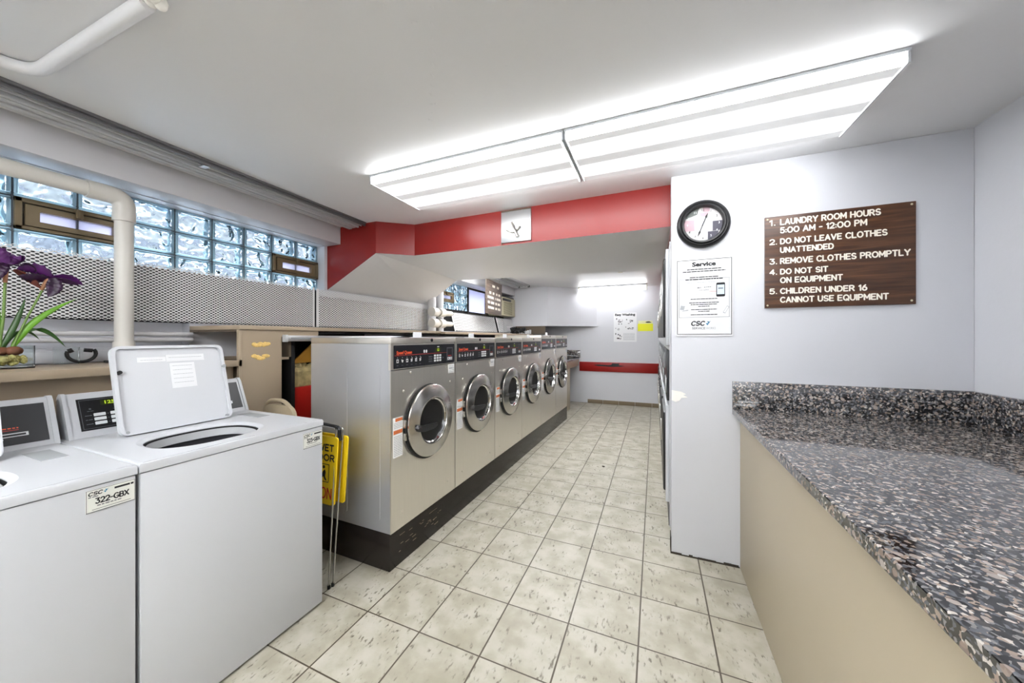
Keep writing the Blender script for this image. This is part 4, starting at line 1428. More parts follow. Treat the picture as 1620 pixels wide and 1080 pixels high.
    b.lathe([(0.238, 0.000), (0.240, 0.004), (0.240, 0.014), (0.228, 0.020), (0.20, 0.020)], (0.0045, yc - 0.004, zc - 0.004), (1, 0, 0), 56)
    gk = b.part('door_gasket', M['rubber'], t)
    b = B()
    ring = [(0.206, 0.014), (0.228, 0.016), (0.233, 0.022), (0.232, 0.029), (0.226, 0.034), (0.158, 0.043), (0.152, 0.046), (0.147, 0.045), (0.144, 0.038), (0.142, 0.018), (0.142, 0.004), (0.190, 0.004)]
    b.lathe(ring, (0.0045, yc, zc), (1, 0, 0), 64, close=True)
    door = b.part('door', M['chrome'], t)
    B().lathe([(0.1415, 0.036), (0.134, 0.030), (0.130, 0.014), (0.124, 0.010), (0.122, -0.006), (0.1285, -0.006), (0.1415, 0.004)], (0.0045, yc, zc), (1, 0, 0), 56, close=True).part('door_trim', M['mirror'], door)
    b = B()
    bowl = [(0.121, 0.006), (0.119, -0.006), (0.108, -0.034), (0.084, -0.060), (0.045, -0.075), (0.0, -0.078)]
    inb = [(0.0, -0.072), (0.043, -0.069), (0.081, -0.055), (0.104, -0.030), (0.115, -0.004), (0.117, 0.006)]
    b.lathe(bowl + inb, (0.0045, yc, zc), (1, 0, 0), 48, close=True)
    b.part('door_glass', M['doorglass'], door, smooth=60)
    b = B()
    hx0 = 0.050
    b.prism([(yc - 0.180, zc + 0.006), (yc - 0.186, zc - 0.014), (yc - 0.176, zc - 0.034), (yc - 0.12, zc - 0.046), (yc - 0.03, zc - 0.048), (yc + 0.012, zc - 0.036), (yc + 0.018, zc - 0.018), (yc - 0.02, zc - 0.014), (yc - 0.12, zc - 0.006)],
            F, hx0, hx0 + 0.018)
    b.cyl((hx0 - 0.010, yc - 0.172, zc - 0.014), (hx0 + 0.024, yc - 0.172, zc - 0.014), 0.013, n=16)
    b.part('door_handle', M['handle'], door, smooth=30)
    for q0, q1 in ((0.0, 0.05), (-0.075, -0.03)):
        B().box(0.0045, 0.022, yc - 0.248, yc - 0.230, zc + q0, zc + q1, bev=0.004).part('door_hinge', M['chrome'], t)
    # labels
    b = B()
    b.prism(rr2(0.022, 0.100, 0.425, 0.655, 0.003, 2), F, 0.004, 0.0052, 0)
    b.rect(F, 0.040, 0.098, 0.632, 0.650, 0.0060, 1)
    b.rect(F, 0.024, 0.098, 0.560, 0.582, 0.0060, 1)
    for k in range(4):
        b.lines(F, 0.028, 0.095, 0.594 + k * 0.009, 0.003, 0.0058, 2, k)
    for k in range(12):
        b.lines(F, 0.028, 0.095, 0.436 + k * 0.0098, 0.003, 0.0058, 2, 30 + k)
    b.part('warning_label', [M['label'], M['warn'], M['paleink']], t, 'white warning label with orange bars')
    b = B()
    b.rect(F, 0.578, 0.652, 0.862, 0.926, 0.0056, 0, 0.0014)
    for k in range(5):
        b.lines(F, 0.584, 0.646, 0.870 + k * 0.011, 0.004 if k != 2 else 0.008, 0.0062, 1, 50 + k)
    b.part('asset_label', [M['label'], M['paleink']], t)
    return t


ordn = ['front loader nearest the camera, its grey side panel in view', 'steel front loader second from the camera, next to the nearest one',
        'steel front loader third from the camera in the row', 'steel front loader fourth from the camera, before the two taller far ones',
        'steel front loader fifth from the camera, first of the two far ones', 'steel front loader farthest from the camera, beside the small back counter']
fl = make_front_loader(ordn[0])
for k in range(1, 6):
    c_ = dup(fl, P0 + RD * (W * k) + Vector((0, 0, PH)), label=ordn[k])
    if k > 3:
        c_.scale = (1, 1, 1.03)


def rowpt(k, dy, dx, z):
    """point on top of washer k"""
    n_ = Vector((math.cos(RA), math.sin(RA), 0))
    return P0 + RD * (W * k + dy) + n_ * dx + Vector((0, 0, z))


# little cards in clear holders, and papers, on the washer tops
TOPZ = PH + 1.082 + 0.0362
tc = thing('card_holder', 'small clear card holder on top of the nearest steel washer', 'card holder', rowpt(0, 0.24, -0.03, TOPZ), RA, group='card holders on the washer tops')
B().box(-0.035, 0.012, 0, 0.085, 0, 0.003, bev=0.001).part('base', M['acryl'], tc)
B().box(-0.006, -0.002, 0, 0.085, 0.003, 0.036, bev=0.001).part('card', M['white'], tc)
for k, nm in ((1, 'second'), (2, 'third'), (3, 'fourth')):
    dup(tc, rowpt(k, 0.26 if k > 0 else 0, -0.03, TOPZ), label=f'small clear card holder on top of the {nm} steel washer from the camera')
c5 = dup(tc, rowpt(4, 0.3, -0.03, PH + (1.082 + 0.036) * 1.03 + 0.0005), label='small clear card holder on top of the first of the two far steel washers')
for k, (nm, z_) in enumerate((('nearest', 0.0), ('second', 0.0))):
    b = B()
    p = rowpt(k, 0.05 + 0.06 * k, -0.05, TOPZ + 0.0005)
    b.raw([tuple(p + Vector((x, y, 0.004 * math.sin(y * 14 + k) ** 2 + z))) for z in (0, 0.002) for x in (-0.40, 0.0) for y in (0.0, 0.07, 0.14, 0.21, 0.28)],
          [[i, i + 1, i + 6, i + 5] for i in range(4)] + [[10 + i, 15 + i, 16 + i, 11 + i] for i in range(4)] + [[0, 10, 11, 1], [5, 6, 16, 15], [0, 5, 15, 10], [4, 14, 19, 9]])
    b.single('paper_sheet', M['white'], f'loose white paper lying on top of the {nm} steel washer', 'paper', 'papers on the washer tops')

# ------------------------------------------------------------------ wet floor sign
sg = thing('wet_floor_sign', 'folded yellow wet floor sign on wire legs between the white and steel washers', 'floor sign', (-1.72, 1.31, 0), world=True)
ys = 1.335
for k, (dx, y_, nm) in enumerate(((0.0, ys, 'front yellow sign board'), (0.022, ys + 0.045, 'rear yellow sign board'))):
    F = FY(y_)
    b = B()
    tl = 0.025
    poly = [(a - (q - 0.43) * -0.08 + dx, q) for a, q in rr2(-1.90, -1.590, 0.425, 0.795, 0.015, 4)]
    b.prism(poly, F, -0.004, 0.004, 0)
    if k == 0:
        sh = lambda a, q, d: (a + (q - 0.43) * 0.08, y_ - d, q)
        strokes(b, 'WET', sh, -1.727, 0.718, 0.032, 0.0046, 0.008, 1, width=0.110)
        strokes(b, 'FLOOR', sh, -1.800, 0.664, 0.032, 0.0046, 0.008, 1, width=0.192)
        b.frame(sh, -1.80, -1.640, 0.545, 0.645, 0.004, 0.0046, 1)
        b.prism([(-1.70, 0.555), (-1.688, 0.60), (-1.672, 0.615), (-1.665, 0.60), (-1.668, 0.575), (-1.655, 0.555), (-1.668, 0.556), (-1.682, 0.575)], sh, 0.004, 0.0046, 1)
        b.prism(rr2(-1.690, -1.672, 0.618, 0.636, 0.008, 4), sh, 0.004, 0.0046, 1)
        strokes(b, 'CAUTION', sh, -1.872, 0.458, 0.056, 0.0046, 0.008, 2, width=0.256)
    b.part('sign_board', [M['yellow'], M['ink'], M['redplastic']], sg, nm)
for y_, dx in ((ys + 0.004, -0.004), (ys + 0.026, 0.022)):
    B().tube(arc_path([(-1.595 + dx * 0.2, y_ - 0.035, 0.004), (-1.585 + dx, y_ + 0.006, 0.84), (-1.90, y_ + 0.006, 0.85), (-1.93, y_ - 0.03, 0.004)], 0.02, 4), 0.0045, 8).part('wire_leg', M['chrome'], sg)
B().tube(arc_path([(-1.572, ys + 0.016, 0.775), (-1.572, ys + 0.016, 0.845), (-1.90, ys + 0.016, 0.865), (-1.905, ys + 0.016, 0.78)], 0.02, 4), 0.010, 10).part('handle', M['black'], sg)
for x_, y_ in ((-1.594, ys - 0.031), (-1.592, ys - 0.009), (-1.93, ys - 0.026), (-1.93, ys - 0.004)):
    B().cyl((x_, y_, 0), (x_, y_, 0.016), 0.008, n=10).part('foot', M['rubber'], sg)

# ------------------------------------------------------------------ folding chair
ch = thing('folding_chair', 'folded tan metal chair standing between the white washer and the tan cabinet', 'chair', (-2.02, 1.40, 0), world=True)
yc_ = 1.345
b = B()
b.tube(arc_path([(-2.215, yc_ + 0.06, 0.01), (-2.20, yc_, 0.80), (-2.17, yc_, 0.955), (-1.99, yc_, 0.962), (-1.90, yc_, 0.85), (-1.86, yc_ + 0.01, 0.60), (-1.845, yc_ + 0.06, 0.01)], 0.09, 8), 0.012, 10)
b.part('frame', M['chairtan'], ch)
b = B()
b.prism(rr2(-2.185, -1.915, 0.72, 0.935, 0.07, 8), FY(yc_), -0.012, 0.012)
b.part('backrest', M['chairtan'], ch)
B().box(-2.19, -1.87, yc_ + 0.02, yc_ + 0.055, 0.20, 0.60, bev=0.014).part('seat', M['chairtan'], ch)
for x_ in (-2.22, -1.84):
    B().tube([(x_, yc_ + 0.075, 0.01), (x_ * 0.5 - 1.015, yc_ + 0.06, 0.62)], 0.010, 8).part('leg', M['chairtan'], ch)

# ------------------------------------------------------------------ counter with granite top
ct = thing('counter_base', 'long beige painted counter front below the granite top', 'counter', (0.9, 0.5, 0), world=True)
B().box(0.455, 1.393, -1.6, YP - 0.002, 0, 0.884, bev=0.002).part('panel', M['counter_tan'], ct)
gt = thing('granite_worktop', 'speckled granite worktop on the beige counter at the right', 'worktop', (0.9, 0.5, 0.885), world=True)
b = B()
b.raw([(0.385, -1.6, 0.886), (1.393, -1.6, 0.886), (1.393, YP - 0.002, 0.886), (0.415, YP - 0.002, 0.886),
       (0.385, -1.6, 0.922), (1.393, -1.6, 0.922), (1.393, YP - 0.002, 0.922), (0.415, YP - 0.002, 0.922)],
      [[3, 2, 1, 0], [4, 5, 6, 7], [0, 1, 5, 4], [1, 2, 6, 5], [2, 3, 7, 6], [3, 0, 4, 7]])
o = b.part('slab', M['granite'], gt, smooth=0)
bv = o.modifiers.new('edge', 'BEVEL')
bv.width = 0.003
bv.segments = 2
B().box(0.415, 1.393, YP - 0.022, YP - 0.002, 0.9225, 1.078, bev=0.001).part('backsplash', M['granite'], gt)
B().box(1.373, 1.393, -1.6, YP - 0.0225, 0.9225, 1.078, bev=0.001).part('backsplash', M['granite'], gt)

# ------------------------------------------------------------------ rules sign
SX0, SX1, SZ0, SZ1 = 0.571, 1.188, 1.496, 2.004
rs = thing('rules_sign', 'large brown wood grain laundry rules board on the pillar wall above the granite', 'sign', (0.88, YP, SZ0), world=True)
b = B().box(SX0, SX1, YP - 0.012, YP, SZ0, SZ1, bev=0.0015)
b.part('board', M['signwood'], rs)
F = FY(YP - 0.012)
NUM = {0: '1.', 2: '2.', 4: '3.', 5: '4.', 7: '5.'}
for i_, (s_, x1_, z_, zt_) in enumerate((("LAUNDRY ROOM HOURS", 1.058, 1.952, 1.985), ("5:00 AM - 12:00 PM", 1.005, 1.906, 1.939), ("DO NOT LEAVE CLOTHES", 1.083, 1.846, 1.878),
                         ("UNATTENDED", 0.872, 1.798, 1.829), ("REMOVE CLOTHES PROMPTLY", 1.168, 1.737, 1.769), ("DO NOT SIT", 0.849, 1.679, 1.710),
                         ("ON EQUIPMENT", 0.909, 1.631, 1.663), ("CHILDREN UNDER 16", 1.006, 1.5715, 1.603), ("CANNOT USE EQUIPMENT", 1.088, 1.523, 1.555))):
    b = B()
    strokes(b, s_, F, 0.643, z_ + 0.003, zt_ - z_ - 0.005, 0.0008, 0.0066, 0, width=x1_ - 0.646)
    if i_ in NUM:
        strokes(b, NUM[i_], F, 0.594, z_ + 0.003, zt_ - z_ - 0.005, 0.0008, 0.0062, 0, width=0.022 if i_ == 0 else 0.030)
    b.part('lettering', M['cream'], rs, 'cream engraved line of the laundry rules', smooth=0)
for x_, z_ in ((SX0 + 0.012, SZ0 + 0.014), (SX1 - 0.016, SZ0 + 0.018), (SX0 + 0.012, SZ1 - 0.014), (SX1 - 0.016, SZ1 - 0.014)):
    B().lathe([(0.005, 0), (0.004, 0.002), (0, 0.0025)], (x_, YP - 0.012, z_), (0, -1, 0), 12).part('screw', M['acbody'], rs)

# ------------------------------------------------------------------ wall clock
ck = thing('wall_clock', 'round black framed clock on the pillar wall', 'clock', (0.265, YP, 1.866), world=True)
cx, cz, R = 0.266, 2.008, 0.142
b = B()
b.lathe([(R, 0.0), (R, 0.012), (R - 0.006, 0.024), (R - 0.016, 0.030), (R - 0.022, 0.027), (R - 0.028, 0.036), (R - 0.036, 0.034), (R - 0.041, 0.022), (R - 0.041, 0.004)], (cx, YP, cz), (0, -1, 0), 72)
b.part('frame', M['black'], ck)
F = FY(YP)
rf = R - 0.0415
b = B()
b.prism([(cx + rf * math.cos(a * PI / 24), cz + rf * math.sin(a * PI / 24)) for a in range(48)], F, 0.003, 0.006, 0)


def disc_clip(poly):
    out = []
    for (xa, za), (xb, zb_) in zip(poly, poly[1:] + poly[:1]):
        for k in range(8):
            x_, z_ = xa + (xb - xa) * k / 8 , za + (zb_ - za) * k / 8
            d = math.hypot(x_, z_)
            if d > rf * 0.995:
                x_, z_ = x_ * rf * 0.995 / d, z_ * rf * 0.995 / d
            out.append((cx + x_, cz + z_))
    return out


for poly, mi in (([(-0.12, -0.035), (-0.045, -0.035), (-0.045, 0.03), (-0.12, 0.03)], 1), ([(0.05, -0.045), (0.12, -0.045), (0.12, 0.012), (0.05, 0.012)], 2),
                 ([(0.025, -0.12), (0.08, -0.12), (0.08, -0.047), (0.025, -0.047)], 2), ([(-0.09, 0.04), (-0.03, 0.06), (-0.02, 0.11), (-0.09, 0.11)], 3),
                 ([(0.0, 0.07), (0.035, 0.07), (0.035, 0.12), (0.0, 0.12)], 1), ([(-0.012, 0.045), (0.022, 0.045), (0.03, 0.068), (-0.018, 0.068)], 1)):
    b.prism(disc_clip(poly), F, 0.006, 0.0066, mi)
b.rect(F, cx - 0.04, cx + 0.046, cz - 0.046, cz + 0.045, 0.0072, 4, 0.0005)
face = b.part('clock_face', [M['clockface'], M['pink'], M['slate'], M['sage'], M['white']], ck, 'pale patchwork clock face', smooth=0)
b = B()
for h in range(1, 13):
    a = PI / 2 - h * PI / 6
    b.text(str(h), F, cx + 0.083 * math.cos(a), cz + 0.083 * math.sin(a) - 0.006, 0.0125, 0.0085, 0 if h in (3, 4, 5, 9, 10, 11) else 1, bold=0.01, align='C')
b.part('numerals', [M['white'], M['ink']], face)


def hand(ang, L, wd, tail):
    u, v = math.cos(ang), math.sin(ang)
    P = lambda r, s: (cx + u * r - v * s, cz + v * r + u * s)
    return [P(-tail, -wd * 0.7), P(L * 0.55, -wd * 0.7), P(L * 0.62, -wd * 1.6), P(L * 0.82, -wd * 0.8), P(L, 0), P(L * 0.82, wd * 0.8), P(L * 0.62, wd * 1.6), P(L * 0.55, wd * 0.7), P(-tail, wd * 0.7)]


B().prism(hand(math.radians(68), 0.068, 0.0042, 0.012), F, 0.009, 0.010).part('hour_hand', M['black'], ck)
B().prism(hand(math.radians(249), 0.080, 0.0034, 0.014), F, 0.0105, 0.0115).part('minute_hand', M['black'], ck)
B().prism([(cx + 0.02, cz + 0.008), (cx - 0.03, cz - 0.0125), (cx - 0.03, cz - 0.0115)], F, 0.012, 0.0125).cyl((cx, YP - 0.008, cz), (cx, YP - 0.0135, cz), 0.004, n=14).part('second_hand', M['greyink'], ck)

# ------------------------------------------------------------------ service notice
NX0, NX1, NZ0, NZ1 = 0.119, 0.420, 1.340, 1.803
sn = thing('service_notice', 'framed white service notice below the round clock', 'notice', (0.27, YP, NZ0), world=True)
B().prism(rr2(NX0, NX1, NZ0, NZ1, 0.008, 4), FY(YP), 0, 0.004).part('plate', M['white'], sn)
b = B()
F = FY(YP - 0.004)
x0, x1, z0, z1 = NX0 + 0.008, NX1 - 0.006, NZ0 + 0.010, NZ1 - 0.004
b.frame(F, x0, x1, z0, z1, 0.003, 0.0006, 0)
b.text('Service', F, (x0 + x1) / 2, z1 - 0.040, 0.024, 0.0008, 0, width=0.125, bold=0.045, align='C')
for k, (zz, hw) in enumerate(((1.738, 0.09), (1.725, 0.113), (1.690, 0.075), (1.677, 0.098))):
    b.lines(F, (x0 + x1) / 2 - hw, (x0 + x1) / 2 + hw, zz, 0.0055, 0.0006, 0, 60 + k, 0.2)
b.lines(F, (x0 + x1) / 2 - 0.09, (x0 + x1) / 2 + 0.09, 1.660, 0.003, 0.0006, 2, 70)
b.frame(F, x0 + 0.010, x1 - 0.012, 1.452, 1.684, 0.0016, 0.0005, 1)
for k, (zz, hw) in enumerate(((1.560, 0.07), (1.538, 0.078), (1.527, 0.07), (1.516, 0.03), (1.497, 0.068), (1.486, 0.03), (1.466, 0.07))):
    b.lines(F, (x0 + x1) / 2 - hw, (x0 + x1) / 2 + hw, zz, 0.0042, 0.0006, 0, 80 + k, 0.2)
# asset tag picture and telephone picture
b.frame(F, 0.232, 0.312, 1.590, 1.638, 0.001, 0.0006, 2)
b.lines(F, 0.236, 0.256, 1.627, 0.005, 0.0006, 1, 3)
b.lines(F, 0.272, 0.310, 1.630, 0.003, 0.0006, 0, 4)
b.text('123 APM', F, 0.246, 1.610, 0.009, 0.0008, 1, width=0.048)
b.rect(F, 0.296, 0.335, 1.604, 1.6055, 0.0007, 3)
b.prism(rr2(0.335, 0.380, 1.572, 1.655, 0.006, 3), F, 0.0, 0.0008, 0)
b.rect(F, 0.339, 0.376, 1.586, 1.642, 0.0012, 4)
b.rect(F, 0.345, 0.370, 1.618, 1.624, 0.0016, 1)
# small laptop and handset outlines
b.prism([(0.142, 1.500), (0.164, 1.496), (0.170, 1.522), (0.148, 1.526)], F, 0, 0.0006, 5)
b.prism([(0.150, 1.488), (0.190, 1.494), (0.186, 1.500), (0.164, 1.495)], F, 0, 0.0006, 2)
b.prism([(0.368, 1.478), (0.380, 1.472), (0.402, 1.512), (0.390, 1.518)], F, 0, 0.0006, 5)
b.prism([(0.3715, 1.4805), (0.380, 1.4765), (0.3985, 1.511), (0.390, 1.514)], F, 0.0004, 0.0009, 6)
csc(b, F, 0.204, 1.404, 0.024, 0.0008, 0, 7)
b.text('SERVICE', F, 0.208, 1.381, 0.012, 0.0008, 1, width=0.070, bold=0.01)
b.text('WORKS', F, 0.282, 1.381, 0.012, 0.0008, 5, width=0.05, bold=0.0)
b.part('print', [M['ink'], M['greyink'], M['paleink'], M['redline'], mat('pale_blue_print', (200, 214, 232), 0.5), M['paleink'], M['white'], M['teal']], sn, smooth=0)

# ------------------------------------------------------------------ things on the back wall
ep_ = thing('washing_poster', 'white picture poster on the back wall, left of the yellow notice', 'poster', (-0.54, YB, 1.243), world=True)
PX0, PX1, PZ0, PZ1 = -0.755, -0.325, 1.250, 1.820
B().rect(FY(YB), PX0, PX1, PZ0, PZ1, 0.0025, t=0.0025).part('sheet', M['white'], ep_)
b = B()
F = FY(YB - 0.0025)
PW, PHh = PX1 - PX0, PZ1 - PZ0
b.text('Easy Washing', F, PX0 + PW * 0.06, PZ0 + PHh * 0.905, 0.040, 0.001, 0, width=PW * 0.88, bold=0.05)
for u_, v_, w_, h_, sd in ((0.18, 0.60, 0.24, 0.20, 1), (0.62, 0.62, 0.24, 0.15, 2), (0.14, 0.40, 0.14, 0.07, 3), (0.58, 0.42, 0.30, 0.09, 4), (0.14, 0.06, 0.22, 0.22, 5)):
    rq = random.Random(sd)
    for k in range(11):
        a_, q_ = PX0 + PW * (u_ + rq.random() * w_ * 0.8), PZ0 + PHh * (v_ + rq.random() * h_ * 0.8)
        b.rect(F, a_, a_ + PW * w_ * rq.uniform(0.08, 0.3), q_, q_ + PHh * h_ * rq.uniform(0.06, 0.22), 0.0008 + k * 0.00003, 0 if k % 3 else 1)
    b.rect(F, PX0 + PW * (u_ - 0.07), PX0 + PW * (u_ - 0.03), PZ0 + PHh * (v_ + h_ * 0.85), PZ0 + PHh * (v_ + h_ * 1.1), 0.0008, 0)
for k in range(9):
    b.lines(F, PX0 + PW * 0.42, PX0 + PW * 0.92, PZ0 + PHh * (0.06 + k * 0.028), 0.006, 0.0008, 2, k)
b.part('print', [M['ink'], M['greyink'], M['paleink']], ep_, smooth=0)
yn = thing('yellow_notice', 'small bright yellow notice on the back wall, right of the poster', 'notice', (-0.17, YB, 1.454), world=True)
B().rect(FY(YB), -0.305, -0.03, 1.458, 1.60, 0.003, t=0.003).part('sheet', M['neon'], yn)
B().rect(FY(YB), -0.295, -0.04, 1.60, 1.655, 0.003, t=0.003).part('heading_strip', M['neonpale'], yn)
b = B()
F = FY(YB - 0.003)
b.prism([(-0.27, 1.632), (-0.17, 1.630), (-0.14, 1.642), (-0.10, 1.645), (-0.05, 1.622), (-0.10, 1.616), (-0.14, 1.616), (-0.17, 1.628)], F, 0, 0.001)
b.part('emblem', M['ink'], yn)
rb = thing('wall_rail', 'red painted rail with black scuffs along the back wall', 'rail', (-0.68, YB, 0.648), world=True)
B().box(-1.435, 0.085, YB - 0.022, YB, 0.648, 0.838, bev=0.003).part('board', M['darkred'], rb)
b = B()
F = FY(YB - 0.022)
b.prism([(-1.16, 0.780), (-1.06, 0.790), (-0.86, 0.780), (-0.80, 0.790), (-0.78, 0.822), (-0.64, 0.822), (-0.66, 0.785), (-0.54, 0.772), (-0.62, 0.758), (-0.80, 0.752), (-1.05, 0.756)], F, 0, 0.001)
b.part('scuff', M['ink'], rb, 'long black scuff mark')

# small counter beyond the washers
bc = thing('back_counter', 'small tan counter with a granite top beyond the last steel washer', 'counter', (-1.75, 6.4, 0), world=True)
B().box(-2.1, -1.45, 5.62, YB - 0.002, 0.885, 0.917, bev=0.002).part('granite_top', M['granite'], bc)
B().box(-2.1, -1.455, 5.63, YB - 0.004, 0.76, 0.884, bev=0.002).part('apron', M['tan'], bc)
B().box(-2.1, -1.46, 5.64, 6.33, 0, 0.759, bev=0.002).part('end_cabinet', M['counter_tan'], bc)
B().box(-2.1, -1.42, YB - 0.022, YB - 0.002, 0.918, 1.076, bev=0.001).part('backsplash', M['granite'], bc)
wr = thing('wire_bundle', 'tangled black bundle with white bits on the far tan worktop', 'bundle', (-2.35, 6.1, 1.40), world=True)
b = B()
for k in range(26):
    a0_ = rr_.uniform(0, 2 * PI)
    pts = []
    rx, ry = rr_.uniform(0.04, 0.12), rr_.uniform(0.12, 0.34)
    for i in range(9):
        a = a0_ + i * 0.6
        pts.append((-2.36 + rx * math.cos(a), 5.98 + ry * math.sin(a), 1.412 + abs(0.115 * math.sin(a * 1.7 + k)) * (0.4 + 0.6 * rx / 0.12)))
    b.tube(pts, 0.011, 6)
b.part('cable', M['rubber'], wr)
for k in range(6):
    B().box(-2.32 + k * 0.012, -2.29 + k * 0.012, 5.85 + k * 0.09, 5.89 + k * 0.09, 1.4005, 1.462 + 0.012 * (k % 3), bev=0.004).part('plug', M['white'], wr)

B().box(-2.585, -1.96, 6.384, 6.40, 1.4005, 1.558).single('shade_panel', M['brown'], 'dark brown sheet standing in for the shade under the boxed duct behind the black bundle', 'panel')  # shade on the wall below the duct, put in as a dark sheet

# ------------------------------------------------------------------ air conditioner and the hanging sign
ac = thing('air_conditioner', 'cream window air conditioner beyond the hanging brown sign', 'air conditioner', (-2.73, 6.05, 1.742), world=True)
b = B().box(-2.86, -2.61, 5.72, 6.39, 1.745, 2.09, bev=0.01)
b.part('casing', M['acbody'], ac)
b = B().box(-2.62, -2.595, 5.72, 6.39, 1.745, 2.09, bev=0.008)
fp_ = b.part('front', M['acbody'], ac)
b = B().box(-2.597, -2.5935, 5.83, 6.24, 1.775, 2.00)
gr = b.part('grille', M['acgrille'], fp_)
b = B()
for k in range(11):
    b.box(-2.596, -2.588, 5.83, 6.24, 1.785 + k * 0.019, 1.795 + k * 0.019)
b.part('louvres', M['acbody'], gr)
B().box(-2.597, -2.591, 5.78, 6.18, 2.022, 2.068, bev=0.002).part('control_strip', M['darkgrey'], fp_)
B().box(-2.84, -2.62, 5.72, 6.38, 2.092, 2.118).single('foam_strip', M['black'], 'black sealing strip on top of the air conditioner', 'strip')
hs = thing('hanging_sign', 'brown lettered sign hanging from the ceiling before the air conditioner', 'sign', (-2.395, 5.0, 1.71), world=True)
hs.rotation_euler = (math.radians(-2.0), 0, 0)
B().box(-2.407, -2.395, 4.70, 5.29, 1.705, 2.235, bev=0.001).part('board', M['signgrey'], hs)
F = FX(-2.395)
b = B()
for z_, segs in ((2.135, ((4.92, 5.02), (5.09, 5.17))), (2.02, ((4.82, 4.89), (4.94, 5.00), (5.06, 5.12), (5.15, 5.22))), (1.945, ((4.76, 4.98), (5.03, 5.06), (5.08, 5.25))),
                 (1.865, ((4.77, 4.85), (4.88, 5.00), (5.04, 5.10), (5.13, 5.23))), (1.785, ((4.78, 5.00), (5.04, 5.11), (5.14, 5.24)))):
    for a0_, a1_ in segs:
        a = a0_
        rq = random.Random(int(a0_ * 1000 + z_ * 77))
        while a < a1_ - 0.008:
            wl = rq.uniform(0.016, 0.026)
            e = min(a + wl, a1_)
            b.frame(F, a, e - 0.004, z_, z_ + 0.036, 0.007, 0.001)
            a = e
b.part('lettering', M['cream'], hs, 'rows of worn cream lettering')
b = B()
for y_ in (4.8, 5.2):
    b.cyl((-2.401, y_, 2.23), (-2.401, y_, ZC - 0.02), 0.002, n=6)
b.part('hanging_wire', M['chrome'], hs)

# ------------------------------------------------------------------ panel with a hook on the red bulkhead
hk = thing('access_panel', 'pale metal panel with a hook set in the red bulkhead', 'panel', (-0.985, 2.453, 2.06), world=True)
B().box(-1.108, -0.862, 2.440, 2.4525, 2.068, 2.306, bev=0.002).part('plate', M['alu'], hk)
B().box(-1.110, -1.104, 2.444, 2.4525, 2.056, 2.318).box(-1.104, -0.862, 2.443, 2.4525, 2.308, 2.318).part('shadow_gap', M['brown'], hk, 'dark gap round the plate')
b = B()
b.tube([(-1.012, 2.430, 2.215), (-0.990, 2.418, 2.16), (-0.962, 2.420, 2.098)], 0.010, 12, radii=[0.009, 0.010, 0.013])
b.cyl((-1.008, 2.440, 2.205), (-1.008, 2.424, 2.205), 0.012, n=16)
b.tube(arc_path([(-1.062, 2.425, 2.165), (-1.02, 2.432, 2.140), (-0.98, 2.436, 2.145), (-0.945, 2.425, 2.180)], 0.03, 5), 0.007, 10)
b.part('hook', M['chrome'], hk, smooth=60)
B().box(-0.38, -0.33, 4.0, 4.03, 2.06, 2.10, bev=0.004).cyl((-0.355, 4.0, 2.08), (-0.355, 4.05, 2.08), 0.01, n=10).single('junction_box', M['acbody'], 'tiny junction box on the far lower edge of the bulkhead', 'box')

# ------------------------------------------------------------------ stacked dryers along the right, seen edge on
DW = 0.69


def make_dryer(label):
    t = thing('stacked_dryer', label, 'dryer', (0.088, 2.440, 0), group='stacked dryers')
    F = lambda a, q, d: (-d, a, q)
    B().box(0.0, 0.78, 0.004, DW - 0.004, 0.10, 1.955, bev=0.004).box(0.03, 0.78, 0.01, DW - 0.01, 0, 0.10).part('cabinet', M['enamel'], t)
    for z0_, z1_ in ((0.26, 0.89), (1.28, 1.91)):
        d = B().box(-0.022, 0.0, 0.012, 0.056, z0_, z1_, bev=0.005).box(-0.022, 0.0, DW - 0.056, DW - 0.012, z0_, z1_, bev=0.005).box(-0.021, 0.0, 0.05, DW - 0.05, z0_, z0_ + 0.05, bev=0.005) \
            .box(-0.021, 0.0, 0.05, DW - 0.05, z1_ - 0.05, z1_, bev=0.005).part('door', M['enamel'], t)
        B().box(-0.036, -0.001, 0.058, DW - 0.058, z0_ + 0.052, z1_ - 0.052, bev=0.012).part('door_glass', M['black'], d)
        B().box(-0.046, -0.0225, DW - 0.048, DW - 0.026, (z0_ + z1_) / 2 - 0.09, (z0_ + z1_) / 2 + 0.09, bev=0.005).part('door_handle', M['chrome'], d)
    B().box(-0.014, 0.0, 0.012, DW - 0.012, 0.92, 1.25, bev=0.004).part('control_panel', M['blackpanel'], t)
    B().box(-0.024, -0.0145, 0.42, 0.60, 1.10, 1.22, bev=0.003).part('card_reader', M['shade_grey'], t)
    B().box(-0.022, -0.0145, 0.08, 0.30, 0.96, 1.06, bev=0.003).part('payment_plate', M['alu'], t)
    B().box(-0.004, 0.0, 0.012, DW - 0.012, 0.11, 0.24).part('kick_panel', M['darkgrey'], t)
    return t


names = ['stacked dryer right behind the pillar wall', 'second stacked dryer from the pillar wall', 'third stacked dryer from the pillar wall',
         'fourth stacked dryer from the pillar wall', 'fifth stacked dryer from the pillar wall', 'last stacked dryer, next to the back wall']
d0 = make_dryer(names[0])
for k in range(1, 6):
    dup(d0, (0.088, 2.440 + DW * k, 0), label=names[k])

